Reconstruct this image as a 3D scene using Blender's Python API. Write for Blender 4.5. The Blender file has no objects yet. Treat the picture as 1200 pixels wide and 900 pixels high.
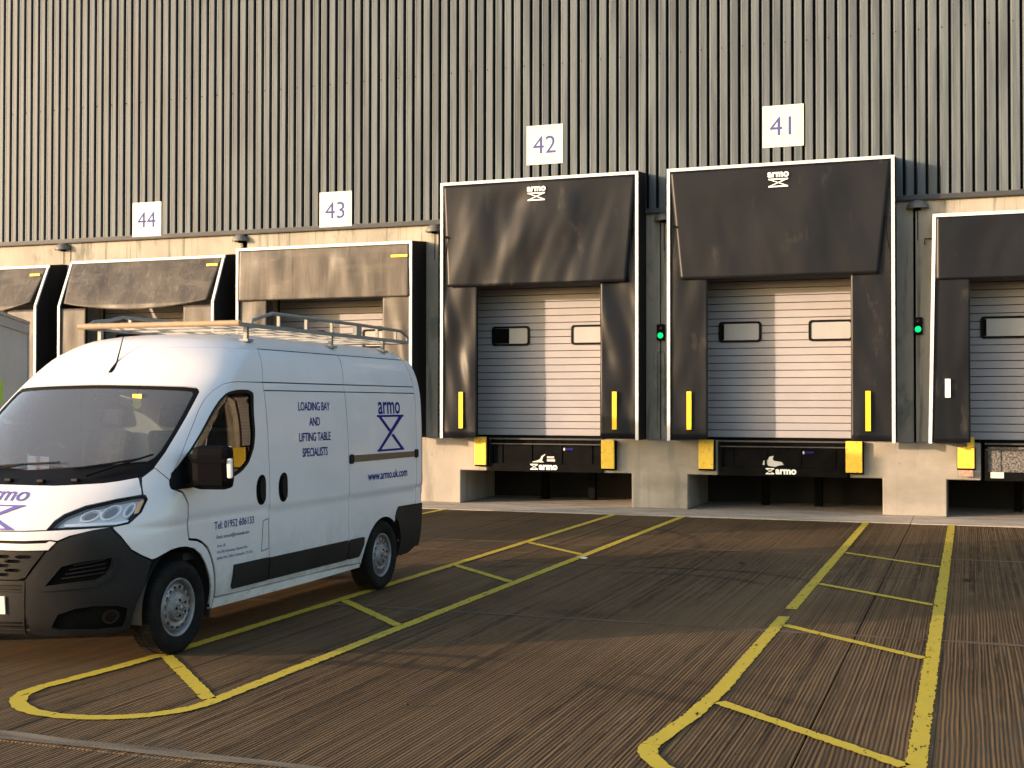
import bpy, bmesh, math, random
import numpy as np
from mathutils import Vector, Matrix, noise
from mathutils.geometry import delaunay_2d_cdt
random.seed(7)
S = bpy.context.scene
COL = S.collection
R = math.radians
# ------------------------------------------------------------------ camera
cam = bpy.data.cameras.new("camera"); camo = bpy.data.objects.new("camera", cam); COL.objects.link(camo)
cam.sensor_width = 36; cam.lens = 36*1492.2/1200; cam.clip_end = 2000; cam.clip_start = .1
yaw, pit, rol = -.3449, .0154, .001
fw = Vector((math.sin(yaw)*math.cos(pit), math.cos(yaw)*math.cos(pit), math.sin(pit)))
rr = Vector((math.cos(yaw), -math.sin(yaw), 0)); uu = rr.cross(fw)
r2 = math.cos(rol)*rr+math.sin(rol)*uu; u2 = -math.sin(rol)*rr+math.cos(rol)*uu
camo.matrix_world = Matrix(((r2.x, u2.x, -fw.x, 0), (r2.y, u2.y, -fw.y, -23.08), (r2.z, u2.z, -fw.z, 1.95), (0, 0, 0, 1)))
S.camera = camo
# ------------------------------------------------------------------ sky and sun
SUN = Vector((.78, .60, -.153)).normalized()            # direction the light travels
EL = math.asin(-SUN.z); AZ = math.atan2(-SUN.x, -SUN.y)
W = bpy.data.worlds.new("World"); S.world = W; W.use_nodes = True
nt = W.node_tree; bg = nt.nodes["Background"]
sky = nt.nodes.new("ShaderNodeTexSky"); sky.sky_type = 'NISHITA'; sky.sun_disc = False
sky.sun_elevation = EL; sky.sun_rotation = AZ % (2*math.pi); sky.dust_density = 2.5; sky.air_density = 1.0; sky.ozone_density = 1.0
nt.links.new(sky.outputs[0], bg.inputs[0]); bg.inputs[1].default_value = .15
sl = bpy.data.lights.new("sun", 'SUN'); sl.energy = 2.1; sl.angle = R(.6); sl.color = (1, .71, .50)
so = bpy.data.objects.new("sun", sl); COL.objects.link(so)
so.rotation_euler = SUN.to_track_quat('-Z', 'Y').to_euler()
S.view_settings.view_transform = 'Standard'; S.view_settings.look = 'None'
S.view_settings.exposure = 1.9; S.view_settings.gamma = 1
# ------------------------------------------------------------------ materials
def mat(name, col, rough=.6, metal=0, spec=.5, var=None, scale=(1, 1, 1), det=6, bump=0, bscale=None, bdist=.01,
        col2=None, lo=.35, hi=.65, rvar=0, coat=0, emis=None, spots=None):
    """Principled material; colour mixes col -> col2 by stretched world-space noise, bump by a second noise."""
    m = bpy.data.materials.new(name); m.use_nodes = True
    n = m.node_tree.nodes; l = m.node_tree.links; b = n["Principled BSDF"]
    b.inputs["Base Color"].default_value = (*col, 1); b.inputs["Roughness"].default_value = rough
    b.inputs["Metallic"].default_value = metal; b.inputs["Specular IOR Level"].default_value = spec
    if coat: b.inputs["Coat Weight"].default_value = coat; b.inputs["Coat Roughness"].default_value = .06
    if emis: b.inputs["Emission Color"].default_value = (*emis[0], 1); b.inputs["Emission Strength"].default_value = emis[1]
    geo = None
    def nz(sc, d, seed=0):
        nonlocal geo
        if geo is None: geo = n.new("ShaderNodeNewGeometry")
        mp = n.new("ShaderNodeMapping"); mp.inputs["Scale"].default_value = sc; mp.inputs["Location"].default_value = (seed, seed*1.7, seed*.6)
        l.new(geo.outputs["Position"], mp.inputs[0]); t = n.new("ShaderNodeTexNoise")
        t.inputs["Scale"].default_value = 1; t.inputs["Detail"].default_value = d; t.inputs["Roughness"].default_value = .6
        l.new(mp.outputs[0], t.inputs["Vector"]); return t.outputs["Fac"]
    cur = None
    if col2:
        f = nz(scale, det); r = n.new("ShaderNodeMapRange"); r.inputs[1].default_value = lo; r.inputs[2].default_value = hi
        l.new(f, r.inputs[0]); mx = n.new("ShaderNodeMix"); mx.data_type = 'RGBA'
        mx.inputs[6].default_value = (*col, 1); mx.inputs[7].default_value = (*col2, 1); l.new(r.outputs[0], mx.inputs[0])
        cur = mx.outputs[2]
        if rvar:
            rr_ = n.new("ShaderNodeMapRange"); rr_.inputs[1].default_value = .3; rr_.inputs[2].default_value = .7
            rr_.inputs[3].default_value = max(.03, rough-rvar); rr_.inputs[4].default_value = rough+rvar
            l.new(f, rr_.inputs[0]); l.new(rr_.outputs[0], b.inputs["Roughness"])
    if spots:   # (scale, lo, hi, colour, seed) further layers of dirt
        for sc, lo_, hi_, c_, sd in spots:
            f = nz(sc, 5, sd); r = n.new("ShaderNodeMapRange"); r.inputs[1].default_value = lo_; r.inputs[2].default_value = hi_
            l.new(f, r.inputs[0]); mx = n.new("ShaderNodeMix"); mx.data_type = 'RGBA'
            l.new(r.outputs[0], mx.inputs[0]); mx.inputs[7].default_value = (*c_, 1)
            if cur is None: mx.inputs[6].default_value = (*col, 1)
            else: l.new(cur, mx.inputs[6])
            cur = mx.outputs[2]
    if cur is not None: l.new(cur, b.inputs["Base Color"])
    if bump:
        bp = n.new("ShaderNodeBump"); bp.inputs["Strength"].default_value = bump; bp.inputs["Distance"].default_value = bdist
        l.new(nz(bscale or (40, 40, 40), 5, 3), bp.inputs["Height"]); l.new(bp.outputs[0], b.inputs["Normal"])
    return m
def glass_mat(name, tint, rough=.01, ior=1.5, boost=1.0, veil=0):
    m = bpy.data.materials.new(name); m.use_nodes = True; n = m.node_tree.nodes; l = m.node_tree.links
    n.remove(n["Principled BSDF"]); o = n["Material Output"]
    t = n.new("ShaderNodeBsdfTransparent"); t.inputs[0].default_value = (*tint, 1)
    g = n.new("ShaderNodeBsdfGlossy"); g.inputs["Roughness"].default_value = rough
    f = n.new("ShaderNodeFresnel"); f.inputs[0].default_value = ior
    mu = n.new("ShaderNodeMath"); mu.operation = 'MULTIPLY'; mu.use_clamp = True; mu.inputs[1].default_value = boost
    x = n.new("ShaderNodeMixShader"); l.new(f.outputs[0], mu.inputs[0]); l.new(mu.outputs[0], x.inputs[0])
    l.new(t.outputs[0], x.inputs[1]); l.new(g.outputs[0], x.inputs[2])
    if veil:        # even grey haze mixed in to lighten the dark glass
        d = n.new("ShaderNodeBsdfDiffuse"); d.inputs[0].default_value = (.45, .44, .42, 1)
        y = n.new("ShaderNodeMixShader"); y.inputs[0].default_value = veil; l.new(x.outputs[0], y.inputs[1]); l.new(d.outputs[0], y.inputs[2]); l.new(y.outputs[0], o.inputs[0])
    else: l.new(x.outputs[0], o.inputs[0])
    return m

M = {}
M['concrete'] = mat('precast_concrete', (.26, .24, .21), .85, spec=.25, col2=(.37, .335, .285), scale=(.8, .8, .5), bump=.25, bscale=(25, 25, 9), bdist=.006,
    spots=[((6, 6, .35), .58, .74, (.22, .22, .19), 9), ((.5, .5, 1.1), .50, .72, (.20, .185, .155), 4), ((3, 3, .6), .55, .80, (.15, .14, .12), 7), ((14, 14, 9), .66, .74, (.17, .155, .13), 12)])
M['panel'] = mat('wall_panel_concrete', (.27, .255, .22), .85, spec=.2, col2=(.38, .345, .29), scale=(1.2, 1.2, .6), bump=.3, bscale=(30, 30, 12), bdist=.006,
    spots=[((9, 9, .5), .55, .7, (.13, .14, .115), 9), ((2.2, 2.2, 1.2), .56, .72, (.15, .155, .13), 5)])
M['apron'] = mat('apron_concrete', (.42, .37, .31), .9, spec=.2, col2=(.27, .235, .19), scale=(.9, 2.5, 1), bump=.4, bscale=(30, 30, 30), bdist=.008,
    spots=[((5, 9, 5), .6, .7, (.12, .10, .08), 2)])
M['cladding'] = mat('clad_metal', (.066, .081, .095), .5, .0, .2, col2=(.108, .129, .143), scale=(5.2, .1, .28), det=3, lo=.42, hi=.58, rvar=.06,
    spots=[((5.2, .1, .35), .6, .70, (.060, .070, .073), 11)], bump=.05, bscale=(3, 3, 3), bdist=.02)
M['cladshade'] = mat('clad_valley_shade', (.006, .006, .007), .8, 0, .05)  # shade between the ribs put into the colour, near black
M['flash'] = mat('dark_flashing', (.03, .03, .03), .5, .1, col2=(.045, .045, .043), scale=(3, 3, 3))
M['whiteframe'] = mat('white_edge_profile', (.62, .62, .60), .5, col2=(.46, .45, .42), scale=(9, 9, 2.3), lo=.5, hi=.75)
M['black'] = mat('black_steel', (.003, .003, .003), .7, .0, .04, col2=(.006, .006, .006), scale=(5, 5, 5), bump=.1)
M['blackfab'] = mat('black_side_fabric', (.005, .005, .005), .75, spec=.3, col2=(.01, .01, .01), scale=(4, 4, 1), bump=.3, bscale=(8, 8, 3), bdist=.02)
M['rubber'] = mat('curtain_rubber', (.006, .0068, .0095), .36, 0, .16, col2=(.010, .0105, .0135), scale=(1.2, 1.2, .5), rvar=.08, bump=.12, bscale=(60, 60, 60), bdist=.003,
    spots=[((3, 3, 1.2), .62, .8, (.045, .04, .036), 5)])
M['oldrubber'] = mat('worn_curtain_rubber', (.030, .026, .024), .48, 0, .3, col2=(.075, .064, .052), scale=(1.4, 1.4, .7), rvar=.12, bump=.2, bscale=(40, 40, 25), bdist=.004,
    spots=[((10, 10, .8), .52, .85, (.12, .104, .082), 8), ((1.1, 1.1, 3.5), .52, .72, (.10, .088, .07), 14), ((16, 16, 1.0), .60, .72, (.018, .016, .014), 3)])
M['door'] = mat('dock_door_slat', (.285, .275, .29), .5, spec=.2, col2=(.33, .315, .325), scale=(1, 1, 1.5), bump=.04)
M['doorwin'] = mat('door_window_acrylic', (.33, .33, .34), .2, 0, .4, col2=(.29, .29, .30), scale=(2, 2, 1), lo=.3, hi=.7)
M['blackpl'] = mat('black_plastic', (.005, .005, .006), .5, 0, .09, bump=.1, bscale=(300, 300, 300), bdist=.001)
M['yellow'] = mat('yellow_bumper_face', (.72, .47, .03), .5, col2=(.80, .56, .06), scale=(8, 8, 8), spots=[((22, 22, 22), .62, .7, (.30, .17, .03), 4)], bump=.2, bscale=(40, 40, 40))
M['yellowstrip'] = mat('yellow_guide_strip', (.85, .55, .01), .45)
M['whitestrip'] = mat('white_guide_strip', (.85, .87, .82), .45)
M['sign'] = mat('sign_white', (.58, .575, .53), .5, spec=.2, col2=(.53, .525, .48), scale=(3, 3, 3))
M['signtxt'] = mat('sign_blue_grey', (.07, .085, .26), .7, 0, .05)
M['white'] = mat('van_white_paint', (.585, .572, .585), .34, 0, .4, coat=.35, col2=(.545, .533, .545), scale=(1.5, 1.5, 1.5),
    spots=[((8, 8, 9), .60, .85, (.54, .53, .51), 3)])
def road_dirt(m):
    n = m.node_tree.nodes; l = m.node_tree.links; b = n["Principled BSDF"]; src = b.inputs["Base Color"].links[0].from_socket
    geo = n.new("ShaderNodeNewGeometry"); sp = n.new("ShaderNodeSeparateXYZ"); l.new(geo.outputs["Position"], sp.inputs[0])
    r = n.new("ShaderNodeMapRange"); r.inputs[1].default_value = .95; r.inputs[2].default_value = .25; r.inputs[3].default_value = 0; r.inputs[4].default_value = .85
    l.new(sp.outputs[2], r.inputs[0]); t = n.new("ShaderNodeTexNoise"); t.inputs["Scale"].default_value = 5; t.inputs["Detail"].default_value = 8; t.inputs["Roughness"].default_value = .75
    l.new(geo.outputs["Position"], t.inputs["Vector"]); q = n.new("ShaderNodeMapRange"); q.inputs[1].default_value = .38; q.inputs[2].default_value = .68; l.new(t.outputs["Fac"], q.inputs[0])
    mu = n.new("ShaderNodeMath"); mu.operation = 'MULTIPLY'; l.new(r.outputs[0], mu.inputs[0]); l.new(q.outputs[0], mu.inputs[1])
    mx = n.new("ShaderNodeMix"); mx.data_type = 'RGBA'; l.new(mu.outputs[0], mx.inputs[0]); l.new(src, mx.inputs[6]); mx.inputs[7].default_value = (.26, .23, .19, 1)
    l.new(mx.outputs[2], b.inputs["Base Color"])
road_dirt(M['white'])
M['whitelow'] = mat('van_dirty_white', (.66, .65, .64), .4, 0, .5, coat=.2, col2=(.50, .48, .45), scale=(3, 3, 6),
    spots=[((20, 20, 20), .6, .72, (.33, .30, .26), 3)])
M['innershell'] = mat('van_inner_shell', (.01, .01, .01), .9)
M['bumperpl'] = mat('bumper_plastic', (.012, .0115, .012), .5, 0, .15, col2=(.018, .017, .017), scale=(3, 3, 3), bump=.12, bscale=(260, 260, 260), bdist=.001)
M['tyre'] = mat('tyre_rubber', (.006, .006, .006), .8, spec=.1, col2=(.013, .012, .011), scale=(12, 12, 12), bump=.2, bscale=(60, 60, 60))
M['rim'] = mat('wheel_silver', (.24, .24, .25), .45, .5, col2=(.15, .145, .14), scale=(14, 14, 14))
M['chrome'] = mat('lamp_reflector', (.78, .78, .80), .35, .35)
M['navy'] = mat('navy_vinyl', (.014, .012, .15), .6, 0, .08)
M['navylight'] = mat('lilac_vinyl', (.10, .09, .30), .6, 0, .1)
M['glass'] = glass_mat('windscreen_glass', (.88, .92, .91), .015, 1.5, 2.1, veil=.10)
M['sideglass'] = glass_mat('side_glass', (.28, .31, .29), .01, 1.52, 1.8)
M['lens'] = glass_mat('headlamp_lens', (.96, .97, .98), .02, 1.4, .6)
M['red'] = mat('tail_lamp_red', (.45, .02, .02), .25)
M['amber'] = mat('amber_lens', (.75, .45, .25), .25)
M['seat'] = mat('seat_fabric', (.07, .07, .075), .95, spec=.1, col2=(.11, .11, .115), scale=(12, 12, 12))
M['trim'] = mat('cabin_trim', (.26, .27, .275), .7)
M['bulk'] = mat('bulkhead_grey', (.42, .44, .45), .6)
M['rackgrey'] = mat('rack_grey_steel', (.20, .20, .19), .5, .1, col2=(.15, .15, .14), scale=(20, 20, 20))
M['racktan'] = mat('rack_tan_bar', (.34, .235, .145), .55, 0, .2, col2=(.27, .19, .13), scale=(14, 14, 14))
M['mirrorpl'] = mat('mirror_plastic', (.004, .004, .005), .6, 0, .03)
M['lens2'] = mat('clear_indicator', (.75, .74, .72), .2)
M['railbrown'] = mat('rail_brown', (.085, .06, .035), .45)
M['lampbowl'] = mat('lamp_bowl', (.58, .58, .60), .35, .2)
M['trimgrey'] = mat('bezel_grey', (.22, .23, .25), .4, .3)
M['chrome2'] = mat('lamp_blade', (.82, .84, .9), .25, .3)
M['paint'] = None
M['lorry'] = mat('lorry_box_panel', (.50, .50, .50), .5, col2=(.44, .44, .43), scale=(1, 1, 2))
M['alu'] = mat('aluminium', (.5, .5, .5), .4, .7)
M['lorrytrim'] = mat('lorry_trim', (.36, .36, .36), .5)
M['hivis'] = mat('yellow_green_reflector', (.32, .62, .02), .5)
M['lampbody'] = mat('lamp_dark_cast', (.09, .09, .085), .5, col2=(.14, .14, .13), scale=(20, 20, 20))
M['lampglass'] = mat('lamp_diffuser', (.65, .65, .6), .4)
M['green'] = mat('green_signal', (.02, .5, .25), .4, emis=((.0, .62, .10), .75))
M['off'] = mat('unlit_signal', (.03, .01, .01), .3)
M['flagwhite'] = mat('flag_white', (.8, .78, .76), .8)
M['flagred'] = mat('flag_red', (.7, .12, .09), .8)
M['leaf'] = mat('dry_leaf', (.02, .014, .01), .8, spec=.1, col2=(.035, .025, .018), scale=(9, 9, 9))
M['chequer'] = mat('dusty_chequer_plate', (.05, .05, .05), .6, .3, col2=(.20, .18, .16), scale=(30, 30, 30), lo=.45, hi=.55, bump=.5, bscale=(60, 60, 60))
M['litter'] = M['leaf']
M['yfresh'] = mat('yellow_card', (.85, .58, .05), .6)
M['sealant'] = mat('pale_joint_sealant', (.17, .14, .10), .8, spec=.15, col2=(.08, .065, .046), scale=(1.5, 9, 1), bump=.2)
M['sealant2'] = mat('brown_joint_sealant', (.13, .10, .07), .85, spec=.1, col2=(.07, .053, .036), scale=(1.5, 9, 1), bump=.2)
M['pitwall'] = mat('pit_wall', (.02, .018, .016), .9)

def ground_mat():
    m = bpy.data.materials.new('brushed_yard_concrete'); m.use_nodes = True; n = m.node_tree.nodes; l = m.node_tree.links
    b = n["Principled BSDF"]; geo = n.new("ShaderNodeNewGeometry")
    def nz(sc, det=5, loc=0, rough=.6):
        mp = n.new("ShaderNodeMapping"); mp.inputs["Scale"].default_value = sc; mp.inputs["Location"].default_value = (loc, loc, 0)
        l.new(geo.outputs["Position"], mp.inputs[0]); t = n.new("ShaderNodeTexNoise"); t.inputs["Scale"].default_value = 1
        t.inputs["Detail"].default_value = det; t.inputs["Roughness"].default_value = rough; l.new(mp.outputs[0], t.inputs["Vector"]); return t.outputs["Fac"]
    def rng(f, a, b_, c=0, d=1):
        r = n.new("ShaderNodeMapRange"); r.inputs[1].default_value = a; r.inputs[2].default_value = b_; r.inputs[3].default_value = c; r.inputs[4].default_value = d
        l.new(f, r.inputs[0]); return r.outputs[0]
    def mix(f, a, c):
        x = n.new("ShaderNodeMix"); x.data_type = 'RGBA'; l.new(f, x.inputs[0])
        for v, i in ((a, 6), (c, 7)):
            if isinstance(v, tuple): x.inputs[i].default_value = (*v, 1)
            else: l.new(v, x.inputs[i])
        return x.outputs[2]
    streak = nz((34, .05, 1), 2, 0, .8); fine = nz((95, .16, 1), 2, 5, .7); broken = nz((14, 1.6, 1), 4, 9, .7); patch = nz((.35, .25, 1), 5, 2)
    wear = nz((.55, .22, 1), 4, 17); spot = nz((7, 5, 1), 4, 31, .7)
    base = mix(rng(patch, .35, .65), (.084, .052, .025), (.138, .090, .047))
    gm = n.new("ShaderNodeMath"); gm.operation = 'MULTIPLY'; l.new(rng(streak, .48, .56), gm.inputs[0]); l.new(rng(wear, .36, .54), gm.inputs[1])
    g3 = n.new('ShaderNodeMath'); g3.operation = 'MULTIPLY'; l.new(gm.outputs[0], g3.inputs[0]); l.new(rng(broken, .36, .52), g3.inputs[1]); gm = g3
    c = mix(gm.outputs[0], base, (.034, .0225, .0125))
    g2 = n.new("ShaderNodeMath"); g2.operation = 'MULTIPLY'; l.new(rng(fine, .50, .60), g2.inputs[0]); g2.inputs[1].default_value = .7
    c = mix(g2.outputs[0], c, (.034, .0225, .0125))
    wv = n.new("ShaderNodeTexWave"); wv.wave_type = 'BANDS'; wv.bands_direction = 'X'; wv.inputs["Scale"].default_value = 11.5; wv.inputs["Distortion"].default_value = 5.5
    wv.inputs["Detail"].default_value = 2; wv.inputs["Detail Scale"].default_value = .35
    mpw = n.new("ShaderNodeMapping"); mpw.inputs["Scale"].default_value = (1, .12, 1); l.new(geo.outputs["Position"], mpw.inputs[0]); l.new(mpw.outputs[0], wv.inputs["Vector"])
    gw = n.new("ShaderNodeMath"); gw.operation = 'MULTIPLY'; l.new(rng(wv.outputs["Fac"], .60, .95, 0, .42), gw.inputs[0]); l.new(rng(nz((3.5, .5, 1), 5, 71, .7), .40, .56), gw.inputs[1])
    c = mix(gw.outputs[0], c, (.026, .017, .009))
    c = mix(rng(spot, .66, .74), c, (.018, .014, .01))
    c = mix(rng(nz((.9, .5, 1), 6, 50), .60, .75), c, (.055, .048, .038))
    # curved tyre scuffs
    for cx, cy, r_, w_ in ((-3.2, -10.2, 1.5, .10), (-3.0, -10.0, 1.85, .09), (2.2, -16.2, 1.9, .09), (2.5, -16.0, 2.15, .08), (-3.6, -19.0, 4.6, .11), (-3.5, -18.8, 4.85, .08), (-6.5, -6.0, 3.0, .10)):
        vm = n.new("ShaderNodeVectorMath"); vm.operation = 'DISTANCE'; l.new(geo.outputs["Position"], vm.inputs[0]); vm.inputs[1].default_value = (cx, cy, 0)
        sb = n.new("ShaderNodeMath"); sb.operation = 'SUBTRACT'; l.new(vm.outputs["Value"], sb.inputs[0]); sb.inputs[1].default_value = r_
        ab = n.new("ShaderNodeMath"); ab.operation = 'ABSOLUTE'; l.new(sb.outputs[0], ab.inputs[0])
        k = n.new("ShaderNodeMath"); k.operation = 'MULTIPLY'; l.new(rng(ab.outputs[0], w_, w_*.5, 0, .55), k.inputs[0]); l.new(rng(wear, .42, .56), k.inputs[1])
        c = mix(k.outputs[0], c, (.018, .014, .010))
    l.new(c, b.inputs["Base Color"]); b.inputs["Roughness"].default_value = .75; b.inputs["Specular IOR Level"].default_value = .10
    ad = n.new("ShaderNodeMath"); l.new(streak, ad.inputs[0]); l.new(wv.outputs["Fac"], ad.inputs[1])
    bp = n.new("ShaderNodeBump"); bp.inputs["Strength"].default_value = .34; bp.inputs["Distance"].default_value = .010
    l.new(ad.outputs[0], bp.inputs["Height"]); l.new(bp.outputs[0], b.inputs["Normal"])
    return m
M['ground'] = ground_mat()
def paint_mat():
    m = bpy.data.materials.new('worn_yellow_paint'); m.use_nodes = True; n = m.node_tree.nodes; l = m.node_tree.links
    b = n["Principled BSDF"]; o = n["Material Output"]; geo = n.new("ShaderNodeNewGeometry")
    def nz(sc, d=5):
        mp = n.new("ShaderNodeMapping"); mp.inputs["Scale"].default_value = sc; l.new(geo.outputs["Position"], mp.inputs[0])
        t = n.new("ShaderNodeTexNoise"); t.inputs["Scale"].default_value = 1; t.inputs["Detail"].default_value = d; t.inputs["Roughness"].default_value = .7
        l.new(mp.outputs[0], t.inputs["Vector"]); return t.outputs["Fac"]
    x = n.new("ShaderNodeMix"); x.data_type = 'RGBA'; x.inputs[6].default_value = (.50, .37, .03, 1); x.inputs[7].default_value = (.34, .27, .04, 1)
    l.new(nz((5, 3, 1)), x.inputs[0]); l.new(x.outputs[2], b.inputs["Base Color"]); b.inputs["Roughness"].default_value = .6; b.inputs['Specular IOR Level'].default_value = .2
    r = n.new("ShaderNodeMapRange"); r.inputs[1].default_value = .60; r.inputs[2].default_value = .64; l.new(nz((22, 5, 1), 6), r.inputs[0])
    t = n.new("ShaderNodeBsdfTransparent"); mx = n.new("ShaderNodeMixShader")
    l.new(r.outputs[0], mx.inputs[0]); l.new(b.outputs[0], mx.inputs[1]); l.new(t.outputs[0], mx.inputs[2]); l.new(mx.outputs[0], o.inputs[0])
    return m
M['paint'] = paint_mat()
# ------------------------------------------------------------------ helpers
def tag(o, label=None, cat=None, group=None, kind=None):
    if label: o["label"] = label
    if cat: o["category"] = cat
    if group: o["group"] = group
    if kind: o["kind"] = kind
    return o
def thing(name, loc, label, cat, group=None):
    o = bpy.data.objects.new(name, None); o.empty_display_size = .2; o.location = loc; COL.objects.link(o)
    return tag(o, label, cat, group)
def link(name, me, m, parent=None):
    o = bpy.data.objects.new(name, me)
    if m is not None and not me.materials: me.materials.append(m)
    COL.objects.link(o)
    if parent is not None:
        # vertices are given in world space; keep them there
        o.parent = parent
        o.matrix_parent_inverse = Matrix.Translation(-parent.location) if parent.type == 'EMPTY' else Matrix.Identity(4)
    return o
class MB:
    def __init__(s): s.v = []; s.f = []; s.sm = []
    def add(s, V, F, smooth=False):
        b = len(s.v); s.v += [tuple(v) for v in V]; s.f += [tuple(i+b for i in f) for f in F]; s.sm += [smooth]*len(F); return s
    def box(s, x0, x1, y0, y1, z0, z1, Mx=None, bev=0):
        if bev:
            bm = bmesh.new(); bmesh.ops.create_cube(bm, size=1)
            for v in bm.verts: v.co = Vector(((x0+x1)/2+v.co.x*(x1-x0), (y0+y1)/2+v.co.y*(y1-y0), (z0+z1)/2+v.co.z*(z1-z0)))
            bmesh.ops.bevel(bm, geom=bm.edges[:], offset=bev, segments=2, affect='EDGES', profile=.6)
            V = [v.co.copy() for v in bm.verts]; bm.verts.index_update(); F = [[v.index for v in f.verts] for f in bm.faces]; bm.free()
        else:
            V = [Vector((x, y, z)) for x in (x0, x1) for y in (y0, y1) for z in (z0, z1)]
            F = [(0, 1, 3, 2), (4, 6, 7, 5), (0, 4, 5, 1), (2, 3, 7, 6), (0, 2, 6, 4), (1, 5, 7, 3)]
        if Mx is not None: V = [Mx @ v for v in V]
        return s.add(V, F)
    def bar(s, a, b, w, h=None, up=(0, 0, 1)):
        a = Vector(a); b = Vector(b); d = (b-a).normalized(); up = Vector(up)
        if abs(d.dot(up)) > .98: up = Vector((0, 1, 0))
        x = d.cross(up).normalized(); y = x.cross(d); h = w if h is None else h
        V = [p+x*i*w/2+y*j*h/2 for p in (a, b) for i, j in ((-1, -1), (1, -1), (1, 1), (-1, 1))]
        return s.add(V, [(3, 2, 1, 0), (4, 5, 6, 7), (0, 1, 5, 4), (1, 2, 6, 5), (2, 3, 7, 6), (3, 0, 4, 7)])
    def tube(s, pts, r, n=8, cap=True, closed=False):
        P = [Vector(p) for p in pts]; V = []; F = []; k = len(P); rs = r if hasattr(r, '__len__') else [r]*k
        prev = None
        for i, p in enumerate(P):
            if closed: d = (P[(i+1) % k]-P[i-1]).normalized()
            else: d = (P[min(i+1, k-1)]-P[max(i-1, 0)]).normalized()
            up = Vector((0, 0, 1)) if abs(d.z) < .95 else Vector((0, 1, 0))
            x = d.cross(up).normalized()
            if prev is not None and x.dot(prev) < 0: x = -x
            prev = x; y = x.cross(d)
            V += [p+(x*math.cos(t)+y*math.sin(t))*rs[i] for t in (2*math.pi*j/n for j in range(n))]
        for i in range(k if closed else k-1):
            a = i*n; b = ((i+1) % k)*n
            F += [(a+j, a+(j+1) % n, b+(j+1) % n, b+j) for j in range(n)]
        s.add(V, F, True)
        if cap and not closed: s.add(V[:n], [tuple(range(n))]); s.add(V[-n:], [tuple(range(n-1, -1, -1))])
        return s
    def lathe(s, prof, Mx, n=32, smooth=True):
        """prof: (radius, height) pairs revolved round local z."""
        V = [Mx @ Vector((r*math.cos(t), r*math.sin(t), h)) for r, h in prof for t in (2*math.pi*j/n for j in range(n))]
        F = [(i*n+j, i*n+(j+1) % n, (i+1)*n+(j+1) % n, (i+1)*n+j) for i in range(len(prof)-1) for j in range(n)]
        return s.add(V, F, smooth)
    def prism(s, poly, y0, y1, axis='y'):
        """poly of (x,z) swept in y (or of (y,z) swept in x, or (x,y) swept in z)."""
        k = len(poly)
        f = {'y': lambda a, b, c: (a, c, b), 'x': lambda a, b, c: (c, a, b), 'z': lambda a, b, c: (a, b, c)}[axis]
        V = [Vector(f(a, b, c)) for c in (y0, y1) for a, b in poly]
        F = [tuple(range(k)), tuple(range(2*k-1, k-1, -1))]+[(i, (i+1) % k, k+(i+1) % k, k+i) for i in range(k)]
        return s.add(V, F)
    def mesh(s, name, fixn=True):
        me = bpy.data.meshes.new(name); me.from_pydata(s.v, [], s.f)
        me.polygons.foreach_set('use_smooth', s.sm)
        if fixn:
            bm = bmesh.new(); bm.from_mesh(me); bmesh.ops.recalc_face_normals(bm, faces=bm.faces); bm.to_mesh(me); bm.free()
        me.update(); return me
    def build(s, name, m, parent=None, fixn=True): return link(name, s.mesh(name, fixn), m, parent)
def add_mod_bevel(o, w=.004, seg=1):
    b = o.modifiers.new('bevel', 'BEVEL'); b.width = w; b.segments = seg; b.limit_method = 'ANGLE'; b.angle_limit = R(40)

# ---- 2D text
_tc = {}
def text2d(st, size, align='CENTER', off=0, spacing=1, shear=0):
    key = (st, size, align, off, spacing, shear)
    if key in _tc: return _tc[key]
    cu = bpy.data.curves.new('t', 'FONT'); cu.body = st; cu.size = size; cu.align_x = align; cu.offset = off
    cu.space_character = spacing; cu.resolution_u = 3; cu.shear = shear
    o = bpy.data.objects.new('t', cu); COL.objects.link(o)
    dg = bpy.context.evaluated_depsgraph_get(); me = o.evaluated_get(dg).to_mesh()
    V = [(v.co.x, v.co.y) for v in me.vertices]; F = [tuple(p.vertices) for p in me.polygons]
    bpy.data.objects.remove(o); bpy.data.curves.remove(cu); _tc[key] = (V, F); return V, F
def scissor_icon(w, h, th):
    """table outline: top bar, base bar and crossed legs, centred on the origin."""
    V = []; F = []
    def quad(a, b, c, d): n = len(V); V.extend((a, b, c, d)); F.append((n, n+1, n+2, n+3))
    t = h/2; u = w/2
    quad((-u, t-th), (u, t-th), (u, t), (-u, t)); quad((-u, -t), (u, -t), (u, -t+th), (-u, -t+th))
    k = w*.13
    quad((u-k*1.5, t-th), (u-k*.3, t-th), (-u+k*1.1, -t+th), (-u+k*.3, -t+th))          # unbroken leg
    p0 = (-u+k*.5, t-th); p1 = (-u+k*1.3, t-th); q0 = (u-k*1.1, -t+th); q1 = (u-k*.2, -t+th)
    L = lambda a, b, f: (a[0]+(b[0]-a[0])*f, a[1]+(b[1]-a[1])*f)
    quad(p0, p1, L(p1, q1, .42), L(p0, q0, .46)); quad(L(p0, q0, .57), L(p1, q1, .53), q1, q0)
    return V, F

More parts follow.
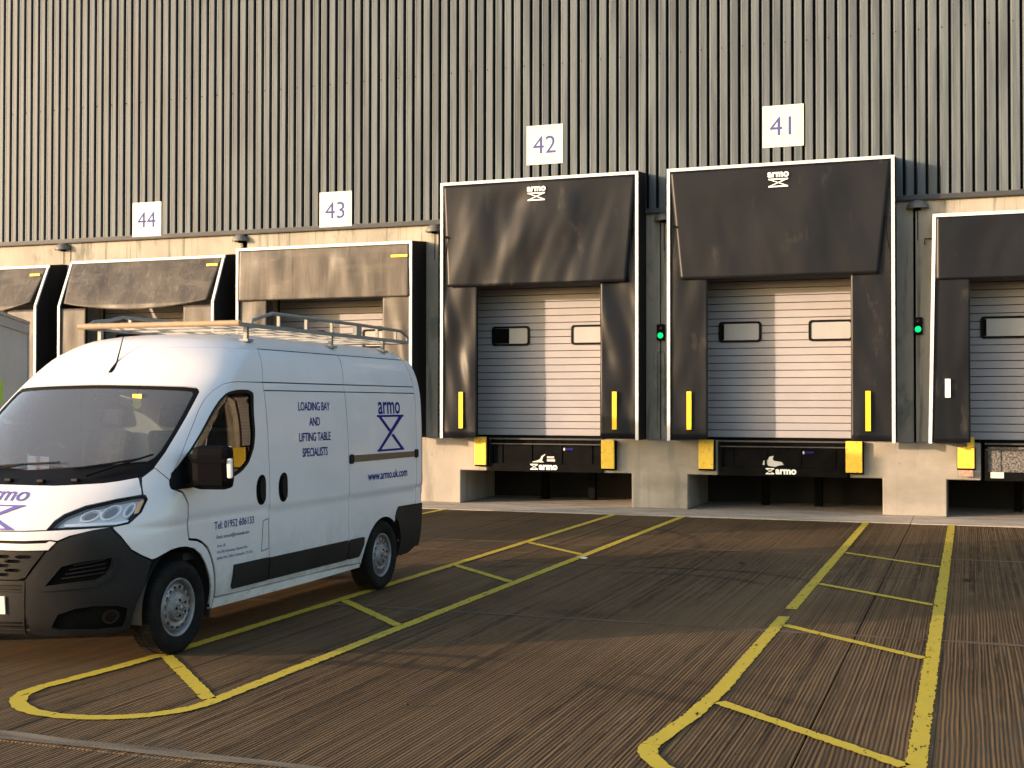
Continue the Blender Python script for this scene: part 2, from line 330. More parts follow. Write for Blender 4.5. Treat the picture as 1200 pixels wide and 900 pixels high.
# ---- sheets cut from a parametric surface
def poly_dense(poly, step, mx=1.0):
    out = []
    for i, a in enumerate(poly):
        b = poly[(i+1) % len(poly)]; d = math.hypot((b[0]-a[0])*mx, b[1]-a[1]); n = max(1, int(math.ceil(d/step)))
        out += [(a[0]+(b[0]-a[0])*k/n, a[1]+(b[1]-a[1])*k/n) for k in range(n)]
    return out
def poly_inset(poly, g):
    """positive g shrinks the polygon"""
    P = np.array(poly, float); A = 0
    n = len(P)
    for i in range(n): A += P[i][0]*P[(i+1) % n][1]-P[(i+1) % n][0]*P[i][1]
    sg = 1 if A > 0 else -1; out = []
    for i in range(n):
        a = P[i-1]; b = P[i]; c = P[(i+1) % n]; d1 = b-a; d2 = c-b
        l1 = np.hypot(*d1); l2 = np.hypot(*d2)
        if l1 < 1e-9 or l2 < 1e-9: out.append(tuple(b)); continue
        n1 = np.array((-d1[1], d1[0]))/l1*sg; n2 = np.array((-d2[1], d2[0]))/l2*sg
        m = n1+n2; k = max(.35, 1+n1.dot(n2)); out.append(tuple(b+m/k*g))
    return out
def round_poly(poly, r=.25, it=2):
    """Chaikin corner cutting"""
    for _ in range(it):
        out = []
        for i, a in enumerate(poly):
            b = poly[(i+1) % len(poly)]
            out.append((a[0]+(b[0]-a[0])*r, a[1]+(b[1]-a[1])*r)); out.append((a[0]+(b[0]-a[0])*(1-r), a[1]+(b[1]-a[1])*(1-r)))
        poly = out
    return poly
def pip(P, poly):
    x, y = P[:, 0], P[:, 1]; ins = np.zeros(len(P), bool); n = len(poly)
    for i in range(n):
        x0, y0 = poly[i]; x1, y1 = poly[(i+1) % n]
        if y0 == y1: continue
        c = ((y0 > y) != (y1 > y)) & (x < (x1-x0)*(y-y0)/(y1-y0)+x0); ins ^= c
    return ins
def tri_region(outer, holes, step, grid=True):
    outer = [tuple(p) for p in outer]; pts = list(outer); edges = [(i, (i+1) % len(outer)) for i in range(len(outer))]
    for h in holes:
        b = len(pts); pts += [tuple(p) for p in h]; edges += [(b+i, b+(i+1) % len(h)) for i in range(len(h))]
    if grid:
        o = np.array(outer); x0, y0 = o.min(0); x1, y1 = o.max(0)
        gx = np.arange(x0+step*.5, x1, step); gy = np.arange(y0+step*.5, y1, step)
        if len(gx) and len(gy):
            G = np.array([(x+(step*.5 if j % 2 else 0), y) for j, y in enumerate(gy) for x in gx])
            k = pip(G, outer)
            for h in holes: k &= ~pip(G, h)
            G = G[k]; B = np.array(pts)
            if len(G):
                keep = np.ones(len(G), bool)
                for c in range(0, len(G), 2000):
                    d = ((G[c:c+2000, None, :]-B[None])**2).sum(-1).min(1); keep[c:c+2000] = d > (step*.45)**2
                pts += [tuple(p) for p in G[keep]]
    r = delaunay_2d_cdt([Vector(p) for p in pts], edges, [], 0, 1e-7)
    V = np.array([(v.x, v.y) for v in r[0]]); F = np.array([f for f in r[2] if len(f) == 3])
    C = V[F].mean(1); k = pip(C, outer)
    for h in holes: k &= ~pip(C, h)
    F = F[k]
    a = V[F[:, 0]]; b = V[F[:, 1]]; c = V[F[:, 2]]
    ar = (b[:, 0]-a[:, 0])*(c[:, 1]-a[:, 1])-(c[:, 0]-a[:, 0])*(b[:, 1]-a[:, 1])
    F = F[np.abs(ar) > 1e-10]; ar = ar[np.abs(ar) > 1e-10]
    F[ar < 0] = F[ar < 0][:, ::-1]
    return V, F
def sheet(fn, pieces, step=.05, off=0, flange=.012, holes=(), flip=False, dens=.04):
    """pieces: list of outlines (param space) -> (verts, faces, vertex normals)"""
    VV = []; FF = []; NN = []; e = 1e-4
    for poly in pieces:
        outer = poly_dense(poly, dens); hs = [poly_dense(h, dens) for h in holes if pip(np.array([np.mean(np.array(h), axis=0)]), poly)[0]]
        V2, F = tri_region(outer, hs, step)
        P = fn(V2[:, 0], V2[:, 1]); du = fn(V2[:, 0]+e, V2[:, 1])-fn(V2[:, 0]-e, V2[:, 1]); dv = fn(V2[:, 0], V2[:, 1]+e)-fn(V2[:, 0], V2[:, 1]-e)
        N = np.cross(du, dv); N /= np.maximum(np.linalg.norm(N, axis=1, keepdims=True), 1e-12)
        if flip: N = -N; F = F[:, ::-1]
        P = P+N*off; b = len(VV); VV += P.tolist(); NN += N.tolist(); FF += (F+b).tolist()
        if flange:
            cnt = {}
            for f in F:
                for i in range(3):
                    k = (f[i], f[(i+1) % 3]); cnt[k] = 1
            bd = [k for k in cnt if (k[1], k[0]) not in cnt]
            for i, j in bd:
                c = len(VV); a0 = P[i]; a1 = P[j]; c1 = a1-N[j]*flange; c0 = a0-N[i]*flange
                nn = np.cross(c0-a0, a1-a0); ln = np.linalg.norm(nn)
                if ln < 1e-12: continue
                nn = nn/ln; VV += [a0.tolist(), c0.tolist(), c1.tolist(), a1.tolist()]; NN += [nn.tolist()]*4; FF.append([c, c+1, c+2, c+3])
    return VV, FF, NN
def build_sheet(name, data, m, parent):
    VV, FF, NN = data; me = bpy.data.meshes.new(name); me.from_pydata(VV, [], FF)
    me.polygons.foreach_set('use_smooth', [True]*len(FF)); me.update()
    if len(me.vertices) == len(NN): me.normals_split_custom_set_from_vertices(NN)
    return link(name, me, m, parent)
# ------------------------------------------------------------------ the yard
PITCH = 4.49
rng = random.Random(3)
g = MB(); g.box(-700, 700, -700, .0, -.30, -.028); g.build('ground', M['ground']); tag(COL.objects[-1] if False else bpy.data.objects['ground'], kind='structure')
yard = bpy.data.objects['ground']
rows = [(-1.4, -6.2), (-6.2, -7.32), (-7.32, -8.2), (-8.2, -12.03), (-12.03, -17.12), (-17.12, -22.2), (-22.2, -27)]
xj = [-.91+PITCH*k for k in range(-6, 4)]
for (ya, yb) in rows:
    for i in range(len(xj)-1):
        x0, x1 = xj[i]+.005, xj[i+1]-.005; y1, y0 = ya-.006, yb+.006
        dz = [rng.uniform(-.0022, .0022) for _ in range(4)]
        V = [(x0, y0, dz[0]), (x1, y0, dz[1]), (x1, y1, dz[2]), (x0, y1, dz[3])]
        b = MB(); Vb = [(x, y, -.027) for x, y, z in V]; ins = .006
        T = [(x0+ins, y0+ins, dz[0]), (x1-ins, y0+ins, dz[1]), (x1-ins, y1-ins, dz[2]), (x0+ins, y1-ins, dz[3])]
        Mi = [(x, y, z-.006) for x, y, z in V]
        b.add(T+Mi+Vb, [(0, 1, 2, 3)]+[(i_+4, (i_+1) % 4+4, (i_+1) % 4, i_) for i_ in range(4)]+[(i_+8, (i_+1) % 4+8, (i_+1) % 4+4, i_+4) for i_ in range(4)])
        b.build('concrete_slab', M['ground'], yard)
# pale sealant ribbons beside some joints
def ribbon(name, y, w, h=.004, x0=-27, x1=12, m='sealant', seed=1):
    r_ = random.Random(seed); b = MB(); n = 90; V = []
    for i in range(n+1):
        x = x0+(x1-x0)*i/n; k = w*(.6+.7*r_.random()); o = r_.uniform(-.012, .012)
        V += [(x, y-k/2+o, h), (x, y+k/2+o, h)]
    b.add(V, [(2*i, 2*i+2, 2*i+3, 2*i+1) for i in range(n)]); o = b.build(name, M[m], yard, False); return o
ribbon('joint_sealant', -6.16, .07, seed=2); ribbon('joint_sealant', -8.16, .03, seed=3, m='sealant2')
ribbon('joint_sealant', -12.00, .09, seed=4, m='sealant2'); ribbon('joint_sealant', -17.02, .13, seed=5)
# lighter strip of concrete along the foot of the wall, running into the pits
b = MB()
for i in range(len(xj)-1):
    b.box(xj[i]+.006, xj[i+1]-.006, -1.395, 2.3, -.03, .012)
ap = b.build('path', M['apron']); tag(ap, kind='structure')

# yellow bay lines
def strip(pts, w, z=.0075, seed=0, n=0):
    """ribbon of width w along pts with slightly ragged edges"""
    r_ = random.Random(seed); P = [Vector((p[0], p[1])) for p in pts]; Q = []
    for a, c in zip(P[:-1], P[1:]):
        k = max(1, int((c-a).length/.03)); Q += [a+(c-a)*i/k for i in range(k)]
    Q.append(P[-1]); V = []
    for i, q in enumerate(Q):
        d = (Q[min(i+1, len(Q)-1)]-Q[max(i-1, 0)]).normalized(); nn = Vector((-d.y, d.x))
        V += [(*(q+nn*(w/2+r_.uniform(-.007, .007))), z), (*(q-nn*(w/2+r_.uniform(-.007, .007))), z)]
    return V, [(2*i, 2*i+1, 2*i+3, 2*i+2) for i in range(len(Q)-1)]
def line_set(xl, xr, sgn, ys, yend, label, gap=None, seed=0):
    o = MB(); w = .108; r = (xr-xl)/2; cx = (xl+xr)/2; cy = yend+r
    for sd, x in ((1, xl), (2, xr)):
        segs = [(-1.12, cy)] if not (gap and x == gap[0]) else [(-1.12, gap[1]), (gap[2], cy)]
        for a, c in segs:
            if sd == 1 and c == cy: o.add(*strip([(x, a), (x, cy+1.5), (x-.04, cy+.7), (x-.12, cy)], w, seed=seed+sd))
            else: o.add(*strip([(x, a), (x, c)], w, seed=seed+sd))
    arc = [(cx-.06-(r+.06)*math.cos(t), cy-r*math.sin(t)) for t in [math.pi*i/24 for i in range(25)]]
    o.add(*strip(arc, w, seed=seed+5))
    for y in ys:
        a, c = ((xl+w/2, y), (xr-w/2, y-1.12)) if sgn > 0 else ((xl+w/2, y+.0), (xr-w/2, y-1.15))
        o.add(*strip([a, c], .10, z=.0075, seed=seed+int(-y*10)))
    ob = o.build('painted_line', M['paint'], None, False)
    tag(ob, label, None, None, 'structure')
line_set(-5.88, -4.66, 1, (-6.17, -8.86, -11.77, -14.72), -16.55, 'yellow lined strip between docks 42 and 41', seed=10)
line_set(-1.60, -.28, 1, (-5.90, -8.96, -11.70, -14.78), -16.6, 'yellow lined strip between docks 41 and 40', gap=(-1.60, -10.80, -11.25), seed=30)
line_set(-10.3, -9.1, 1, (-6.2, -8.9, -11.8), -16.55, 'yellow lined strip between docks 43 and 42', seed=50)

# ------------------------------------------------------------------ the warehouse
CEN = {40: 1.37, 41: -3.145, 42: -7.60, 43: -12.03, 44: -16.40, 45: -20.85}
wh = thing('warehouse', (-9, 6, 0), 'large warehouse with grey ribbed metal cladding above a concrete dock wall', 'warehouse')
# ribbed cladding: sheets of five ribs
RP = .19; ZC0, ZC1 = 5.56, 12.6
ribx = [-28.5+RP*k for k in range(0, 200)]
prof = [(-.084, 0), (-.062, -.044), (-.055, -.046), (-.035, -.046), (-.031, -.042), (-.025, -.046), (.057, -.046), (.062, -.044), (.064, 0)]
rv = [(x, y, z) for z in (ZC0, ZC1) for x, y in prof]; k = len(prof)
rme = bpy.data.meshes.new('rib'); rme.from_pydata(rv, [], [(i, i+1, k+i+1, k+i) for i in range(k-1)]+[tuple(range(k-1, -1, -1))]); rme.update()
rme.materials.append(M['cladding'])
rr_ = random.Random(5)
def rib_at(x, parent):
    o = bpy.data.objects.new('rib', rme); COL.objects.link(o); o.parent = parent
    o.matrix_parent_inverse = Matrix.Identity(4); o.location = (x, -.012+rr_.uniform(-.0015, .0015), 0)
for s0 in range(0, 200, 5):
    x0 = ribx[s0]-RP/2; x1 = ribx[s0+4]+RP/2
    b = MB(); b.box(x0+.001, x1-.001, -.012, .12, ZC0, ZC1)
    sh = b.build('cladding_sheet', M['cladshade'], wh)
    for q in range(5): rib_at(ribx[s0+q], sh)
# fixings: rows of small screws in the valleys
b = MB()
for z in (8.43, 11.2):
    for i, x in enumerate(ribx):
        if i % 2 == 0: b.box(x-.052, x-.036, -.066, -.056, z-.009, z+.009)
tag(b.build('cladding_screws', M['black'], wh), kind='stuff')
b = MB()
b.prism([(-.02, 5.50), (-.075, 5.47), (-.08, 5.49), (-.055, 5.57), (-.0125, 5.575)], -28.6, 9.5, 'x')
b.build('flashing', M['flash'], wh)
# building body behind the skin
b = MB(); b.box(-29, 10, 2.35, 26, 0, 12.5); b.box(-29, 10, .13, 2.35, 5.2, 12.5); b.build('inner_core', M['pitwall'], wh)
b = MB()
for c in CEN.values():
    pass
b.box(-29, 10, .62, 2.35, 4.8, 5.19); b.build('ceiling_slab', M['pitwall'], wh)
# wall panels and piers, one of each per bay
def wall_panel(c):
    b = MB(); x0, x1 = c-PITCH/2+.008, c+PITCH/2-.008
    b.box(x0, c-1.52, 0, .2, 1.29, 5.50); b.box(c+1.52, x1, 0, .2, 1.29, 5.50); b.box(c-1.52, c+1.52, 0, .2, 4.42, 5.50)
    o = b.build('wall_panel', M['panel'], wh)
    b = MB(); b.box(c-1.56, c-1.52, .2, .6, 1.29, 4.5); b.box(c+1.52, c+1.56, .2, .6, 1.29, 4.5); b.box(c-1.52, c+1.52, .30, .6, 4.36, 4.5)
    b.box(c-1.51, c+1.51, .28, .34, 1.30, 4.5)
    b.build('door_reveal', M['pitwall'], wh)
def pier(c):            # between bays; c is the joint
    b = MB()
    poly = [(-.53, .013), (.53, .013), (.53, .655), (1.08, .655), (1.08, 1.285), (-1.08, 1.285), (-1.08, .655), (-.53, .655)]
    b.prism([(c+x, z) for x, z in poly], -.012, 1.9, 'y'); o = b.build('concrete_pier', M['concrete'], wh); add_mod_bevel(o, .015)
for n_, c in CEN.items(): wall_panel(c)
for k_ in range(-6, 1): pier(-.90+PITCH*k_+(0 if k_ < 0 else 0))
pier(-.90+PITCH)
b = MB(); b.box(-29, CEN[45]-PITCH/2, -.005, 2.3, 0.013, 5.5); b.box(CEN[40]+PITCH/2, 10, -.005, 2.3, .013, 5.5); b.build('end_wall', M['panel'], wh)

# ------------------------------------------------------------------ dock doors
def dock_door(n_, c, label):
    t = thing('dock_door', (c, .25, 1.3), label, 'dock door', 'sectional doors of the loading docks')
    sh = .136; z0 = 1.335; prof = [(0, .004), (-.008, .010), (-.008, sh-.012), (0, sh-.006), (.02, sh-.006), (.02, .004)]
    me = None
    for i in range(23):
        if me is None:
            b = MB(); b.prism([(y+.25, z) for y, z in prof], c-1.49, c+1.49, 'x'); me = b.mesh('slat')
        o = link('slat', me, M['door'], t); o.location = (0, 0, z0+i*sh)
    b = MB(); b.box(c-1.49, c+1.49, .262, .275, 1.31, 4.45); b.build('door_backing', M['black'], t)
    b = MB(); b.box(c-1.49, c+1.49, .235, .262, 1.30, 1.335); b.build('bottom_seal', M['black'], t)
    for wx in (c-.80, c+.82):
        w, h, zc, r_ = .39, .19, 3.265, .05
        def rr4(w, h, r_):
            return [(wx+sx*(w-r_)+r_*math.cos(a), zc+sz*(h-r_)+r_*math.sin(a)) for sx, sz, a0 in ((1, 1, 0), (-1, 1, 90), (-1, -1, 180), (1, -1, 270)) for a in (R(a0), R(a0+30), R(a0+60), R(a0+90))]
        fo = rr4(w, h, .06); fi = rr4(w-.045, h-.04, .035); k_ = len(fo)
        V = [(x, y, z) for y, L in ((.236, fo), (.215, fo), (.215, fi), (.232, fi)) for x, z in L]
        F = [(a*k_+i, a*k_+(i+1) % k_, (a+1)*k_+(i+1) % k_, (a+1)*k_+i) for a in range(3) for i in range(k_)]
        fr = MB().add(V, F).build('window_frame', M['blackpl'], t)
        pv = [(x, .226, z) for x, z in rr4(w-.044, h-.039, .035)]; MB().add(pv, [tuple(range(k_))]).build('pane', M['doorwin'], fr)
        b = MB(); b.box(wx-w+.045, wx-w+(.36 if n_ == 42 and wx < c else .10), .2245, .2255, zc-h+.045, zc+h-.045)  # thin dark strip laid over the left part of the pane
        if wx < c: b.build('pane_dark_strip', M['black'], fr)
for n_, lab in ((40, 'grey slatted dock door at the far right with one window showing'), (41, 'grey slatted dock door under sign 41, sunlit on its right half'),
                (42, 'grey slatted dock door under sign 42, sunlit in its upper right'), (43, 'grey slatted dock door under sign 43 partly hidden by the van roof rack'),
                (44, 'dock door under sign 44 glimpsed below a bowed curtain'), (45, 'dock door at the far left hidden behind the lorry')):
    dock_door(n_, CEN[n_], lab)

# ------------------------------------------------------------------ dock shelters
def cloth(x0t, x1t, x0b, x1b, zt, zb, yf, amp, seed, nx=44, nz=32, bow=0, wav=(1.5, .7), diag=0):
    """hanging curtain; yf(z) gives its plane; gentle diagonal folds"""
    V = []; th = .006; P = []
    for j in range(nz+1):
        f = j/nz; z = zt+(zb-zt)*f
        for i in range(nx+1):
            g_ = i/nx; xa = x0t+(x0b-x0t)*f; xb = x1t+(x1b-x1t)*f; x = xa+(xb-xa)*g_
            zz = z-bow*f*(1-(2*g_-1)**2)
            d = noise.noise(Vector((x*wav[0]+diag*z, zz*wav[1], seed)))*amp+noise.noise(Vector((x*4.7+diag*2*z, zz*1.6, seed+9)))*amp*.22
            d *= min(1, f*4+.05)*(.35+.65*min(1, 4*g_*(1-g_)*1.6))
            P.append(Vector((x, yf(zz)-.02-abs(amp)*.5*f+d, zz)))
    W_ = nx+1; F = [(j*W_+i, j*W_+i+1, (j+1)*W_+i+1, (j+1)*W_+i) for j in range(nz) for i in range(nx)]
    n0 = len(P); P2 = [p+Vector((0, th, 0)) for p in P]; F2 = [tuple(n0+q for q in f[::-1]) for f in F]
    rim = [i for i in range(W_)]+[j*W_+nx for j in range(1, nz+1)]+[nz*W_+i for i in range(nx-1, -1, -1)]+[j*W_ for j in range(nz-1, 0, -1)]
    Fr = [(rim[i], n0+rim[i], n0+rim[(i+1) % len(rim)], rim[(i+1) % len(rim)]) for i in range(len(rim))]
    return MB().add(P+P2, F+F2, True).add([], [])if False else _cl(P+P2, F+F2, Fr)
def _cl(V, F, Fr):
    m = MB(); m.add(V, F, True); m.f += [tuple(f) for f in Fr]; m.sm += [False]*len(Fr); return m
def put2d(geo, fn, name, m, parent):
    V, F = geo; return MB().add([fn(x, y) for x, y in V], F).build(name, m, parent, False)
def shelter(c, xl, xr, zt, label, dt=.6, db=.6, zbend=None, head=(4.17, .0), inner=(-1.2, 1.2), fab='rubber', hb=(0, 0), amp=.05, bow=0, seed=0,
            strips=None, logo=False, lean=0, side_z=None, diag=0):
    t = thing('dock_shelter', (c, 0, 1.3), label, 'dock shelter', 'rubber dock shelters round the loading doors')
    zb = 1.29; fwid = .055
    def yf(z):
        if zbend is None: return -dt
        return -db if z <= zbend else -db+(db-dt)*(z-zbend)/(zt-zbend)
    knots = [zt, zb] if zbend is None else [zt, zbend, zb]
    XL = lambda z: xl-lean*(zt-z)/(zt-zb); XR = lambda z: xr-lean*(zt-z)/(zt-zb)
    # white edge profiles
    for X, s_ in ((XL, 1), (XR, -1)):
        b = MB()
        for a, e in zip([zt-fwid-.001]+knots[1:-1], knots[1:]):
            b.bar((X(a)+s_*fwid/2, yf(a)-.012, a), (X(e)+s_*fwid/2, yf(e)-.012, e), fwid, .03, (0, 1, 0))
        b.build('edge_profile', M['whiteframe'], t)
    b = MB(); b.bar((xl, yf(zt)-.012, zt-fwid/2), (xr, yf(zt)-.012, zt-fwid/2), .03, fwid, (0, 0, 1)); b.build('edge_profile', M['whiteframe'], t)
    # side walls and roof
    zback = zt+.10
    for X, s_ in ((XL, 1), (XR, -1)):
        b = MB()
        for a, e in zip(knots[:-1], knots[1:]):
            poly = [(yf(a)+.004, a), (yf(e)+.004, e), (0.0, e), (0.0, a+(0 if a != zt else .06))]
            x = X(a)+s_*.002
            b.prism(poly, min(x, x+s_*.02), max(x, x+s_*.02), 'x')
        b.build('side_wall', M['blackfab'], t)
    n = 34; V = []; F = []
    for i in range(n+1):
        x = xl+(xr-xl)*i/n; o_ = .012 if i % 2 else 0
        V += [(x, yf(zt)+.002, zt-.006), (x, -.04, zt+.06+o_), (x, -.04, zt+.03+o_), (x, yf(zt)+.002, zt-.03)]
    F = [(4*i+a, 4*i+a+1, 4*i+5+a, 4*i+4+a) for i in range(n) for a in range(3)]
    MB().add(V, F).build('roof_panel', M['blackfab'], t)
    # side curtains hang just behind the head curtain
    sz = side_z or zt-.1
    for s_, X, xi in ((1, XL, c+inner[0]), (-1, XR, c+inner[1])):
        xo = lambda z: X(z)+s_*.03
        a_, b_ = (xo(sz), xi) if s_ > 0 else (xi, xo(sz)); a2, b2 = (xo(zb), xi) if s_ > 0 else (xi, xo(zb))
        zz = zb+.02
        ct = cloth(a_, b_, a2, b2, sz, zz, lambda z: yf(z)+.045, amp*.9, seed+20+s_, nx=16, nz=40, wav=(3.2, 1.1), diag=-diag if s_ > 0 else .7)
        ct.build('side_curtain', M[fab], t)
    hz, _ = head
    hc = cloth(xl+.05, xr-.05, xl+.05+hb[0], xr-.05-hb[1], zt-.055, hz, lambda z: yf(z)+.004, amp, seed, bow=bow, nx=60, diag=diag)
    h = hc.build('head_curtain', M[fab], t)
    if logo:
        w_ = .34
        put2d(text2d('armo', .17, off=.006), lambda x, y: (c+.02+x, yf(5.9)-.055, zt-.26+y), 'logo_lettering', M['whitestrip'], h)
        put2d(scissor_icon(.34, .15, .022), lambda x, y: (c+.02+x, yf(5.9)-.055, zt-.365+y), 'logo_symbol', M['whitestrip'], h)
        for s_ in (1, -1):
            x = xl+.14 if s_ > 0 else xr-.14
            b = MB(); zz = zt-1.05
            b.tube([(x, -dt-.05, zz), (x-s_*.01, -dt-.04, zz-.28), (x-s_*.055, -dt-.03, zz-.55)], .007, 5); b.box(x-.02, x+.02, -dt-.075, -dt-.045, zz-.02, zz+.02)
            b.build('bungee_strap', M['black'], t)
    if strips:
        for dx, z0, z1, w_, mm in strips:
            b = MB(); b.box(c+dx-w_/2, c+dx+w_/2, -db-.035, -db-.020, z0, z1); b.box(c+dx-w_/2-.012, c+dx+w_/2+.012, -db-.022, -db+.0, z0-.012, z1+.012) if False else None
            b.build('guide_strip', M[mm], t)
    return t
Y = 'yellowstrip'
shelter(-3.145, -5.11, -1.18, 6.175, 'tall dock shelter under sign 41 with black curtains and a white edge', head=(4.17, 0), inner=(-1.235, 1.235), hb=(.20, .22),
        amp=.030, seed=1.3, strips=[(-1.565, 1.49, 2.17, .085, Y), (1.52, 1.49, 2.17, .085, Y)], logo=True, diag=.4)
shelter(-7.60, -9.53, -5.64, 6.175, 'tall dock shelter under sign 42 with creased black curtains and a white edge', head=(4.17, 0), inner=(-1.18, 1.24), hb=(.10, .17),
        amp=.068, seed=4.7, strips=[(-1.50, 1.48, 2.17, .085, Y), (1.515, 1.48, 2.17, .085, Y)], logo=True, diag=-.6)
shelter(-12.03, -13.99, -10.09, 5.09, 'lower dock shelter under sign 43 with scuffed brownish curtains', dt=.68, db=.68, head=(4.02, 0), inner=(-1.27, 1.30), fab='oldrubber',
        amp=.05, seed=8.2, side_z=4.3)
shelter(-16.31, -18.20, -14.36, 5.0, 'leaning dock shelter under sign 44 with a bowed dusty head curtain', dt=.5, db=.92, zbend=4.0, head=(4.06, 0), inner=(-1.2, 1.2), fab='oldrubber',
        amp=.04, seed=12.9, bow=.17, side_z=3.95, hb=(.10, .12))
shelter(-20.72, -22.62, -18.72, 4.94, 'leaning dock shelter cut off by the left edge of the photo', dt=.55, db=.97, zbend=4.02, head=(4.12, 0), inner=(-1.2, 1.2), fab='oldrubber',
        amp=.04, seed=17.1, bow=.30, side_z=3.95, hb=(.10, .12))
shelter(1.37, -.57, 3.33, 5.14, 'dock shelter at the right edge of the photo with a white guide mark', dt=.6, db=.6, head=(4.04, 0), inner=(-1.355, 1.3), fab='rubber', amp=.03, seed=21.4, lean=.08,
        strips=[(-1.71, 2.06, 2.37, .085, 'whitestrip')], side_z=4.3)
# small yellow labels stuck on the old head curtains
for x0, x1, z, y, lab in ((-10.52, -10.17, 4.80, -.735, '43'), (-14.72, -14.46, 4.79, -.65, '44'), (-19.12, -18.86, 4.72, -.72, '45')):
    b = MB(); b.box(x0, x1, y-.004, y, z-.025, z+.025); o = b.build('sticker', M['yfresh'])
    tag(o, {'43': 'small yellow sticker on the scuffed head curtain under sign 43', '44': 'small yellow sticker on the bowed head curtain under sign 44',
            '45': 'small yellow sticker on the head curtain cut off at the far left'}[lab], 'sticker', 'yellow stickers on the worn head curtains')

# ------------------------------------------------------------------ levellers and bumpers
def leveller(c, label, variant=0):
    t = thing('dock_leveller', (c, 0, .65), label, 'dock leveller', 'dock levellers under the doors')
    w = 1.13
    b = MB(); b.box(c-w, c+w, -.02, 1.6, 1.225, 1.285); b.build('deck', M['black'], t)
    b = MB(); b.box(c-w, c+w, -.085, -.02, 1.262, 1.292); b.box(c-w+.02, c+w-.02, -.06, -.02, 1.17, 1.19); b.build('lip_edge', M['alu'] if False else M['flash'], t)
    b = MB(); b.box(c-w+.05, c+w-.05, .0, .03, .80, 1.225)
    for x in (-.9, -.3, .3, .9): b.box(c+x-.02, c+x+.02, -.02, .0, .82, 1.22)
    b.build('front_plate', M['chequer'] if variant else M['black'], t)
    b = MB(); b.box(c-w, c+w, -.06, .06, .655, .80); b.box(c-w, c-w+.05, -.05, .03, .80, 1.225); b.box(c+w-.05, c+w, -.05, .03, .80, 1.225); b.build('lower_beam', M['black'], t)
    b = MB()
    for x in (-.55, .45): b.box(c+x-.07, c+x+.07, 1.55, 1.7, .013, .66)
    b.box(c-w, c+w, .3, 1.2, .64, .70); b.build('support_legs', M['black'], t)
    if variant:
        b = MB(); b.box(c-1.04, c-.83, -.066, -.06, .70, .80); b.build('plate_label', M['sign'], t)
    else:
        lx = c-.12
        put2d(text2d('armo', .17, 'LEFT', off=.008), lambda x, y: (lx+x, -.064, .70+y), 'logo_lettering', M['whitestrip'], t)
        put2d(scissor_icon(.15, .11, .02), lambda x, y: (lx-.10+x, -.064, .745+y), 'logo_symbol', M['whitestrip'], t)
        # pale pictogram sticker above the name and a small blue plate
        P = [(-.20, .0), (-.05, .03), (.02, .06), (.05, .12), (.12, .16), (.13, .15), (.08, .10), (.06, .03), (.10, .0)]
        if c > -5: P = [(-.22, .03), (-.20, .10), (-.12, .12), (-.10, .17), (-.02, .19), (-.04, .14), (-.02, .10), (.12, .08), (.16, .03), (.08, .02), (.0, -.01), (-.12, .01), (-.15, .06), (-.19, .02)]
        MB().add([(lx-.02+x, -.008, .83+z) for x, z in P], [tuple(range(len(P)))]).build('pictogram', M['sign'], t, False)
        b = MB(); b.box(lx+.14, lx+.28, -.008, -.002, .91, .945); b.box(lx+.14, lx+.30, -.008, -.002, .85, .89); b.build('pictogram_text', M['sign'], t) if c < -5 else None
        b = MB(); b.box(lx+.47, lx+.50, -.012, -.002, 1.06, 1.11); b.build('white_rating_label', M['sign'], t)
        b = MB(); b.box(lx+.52, lx+.66, -.012, -.002, 1.07, 1.105); b.build('blue_rating_label', M['navy'], t)
leveller(CEN[42], 'black dock leveller with slanting white pictogram sticker and lettering, under the left tall shelter'); leveller(CEN[41], 'black dock leveller with rounded white pictogram sticker and lettering, under the right tall shelter')
leveller(CEN[40], 'dusty chequer-plate dock leveller at the far right', 1); leveller(CEN[43], 'black dock leveller hidden directly behind the rear of the van')
leveller(CEN[44], 'black dock leveller hidden behind the van cab')
def bumper(x, z0, z1, w, label, step=False):
    t = thing('dock_bumper', (x, 0, z0), label, 'dock bumper', 'yellow bumpers beside the dock levellers')
    b = MB(); b.box(x-w/2-.01, x+w/2+.02, -.10, -.014, z0-.03, z1-.01, bev=.008); b.build('rubber_block', M['black'], t)
    b = MB(); b.box(x-w/2, x+w/2, -.155, -.101, z0, z1, bev=.008)
    b.build('face_plate', M['yellow'], t)
    if step:
        b = MB(); b.box(x+.015, x+w/2, -.17, -.10, z1+.001, z1+.17, bev=.008); b.build('upper_plate', M['yellow'], t)
        b = MB(); b.box(x-w/2+.03, x+w/2-.02, -.165, -.101, z0-.14, z0-.03, bev=.01); b.build('lower_brick', M['pinkbrick'], t)
M['pinkbrick'] = mat('dusty_rubber_block', (.45, .28, .2), .8, col2=(.2, .13, .1), scale=(30, 30, 30))
bumper(-8.89, .77, 1.31, .24, 'weathered yellow bumper nearest the van, left of a black leveller'); bumper(-6.345, .74, 1.275, .25, 'yellow bumper left of the middle concrete pier')
bumper(-4.50, .77, 1.30, .27, 'yellow bumper right of the middle concrete pier'); bumper(-1.90, .75, 1.30, .28, 'bright sunlit yellow bumper left of the rightmost concrete pier')
bumper(-.06, .86, 1.22, .27, 'stepped yellow bumper at the far right dock, with a raised plate', True); bumper(2.7, .77, 1.3, .27, 'bumper of the right-hand dock outside the photo')
bumper(-13.35, .77, 1.3, .26, 'left bumper of dock 43 behind the van'); bumper(-10.75, .77, 1.3, .26, 'right bumper of dock 43 behind the van')

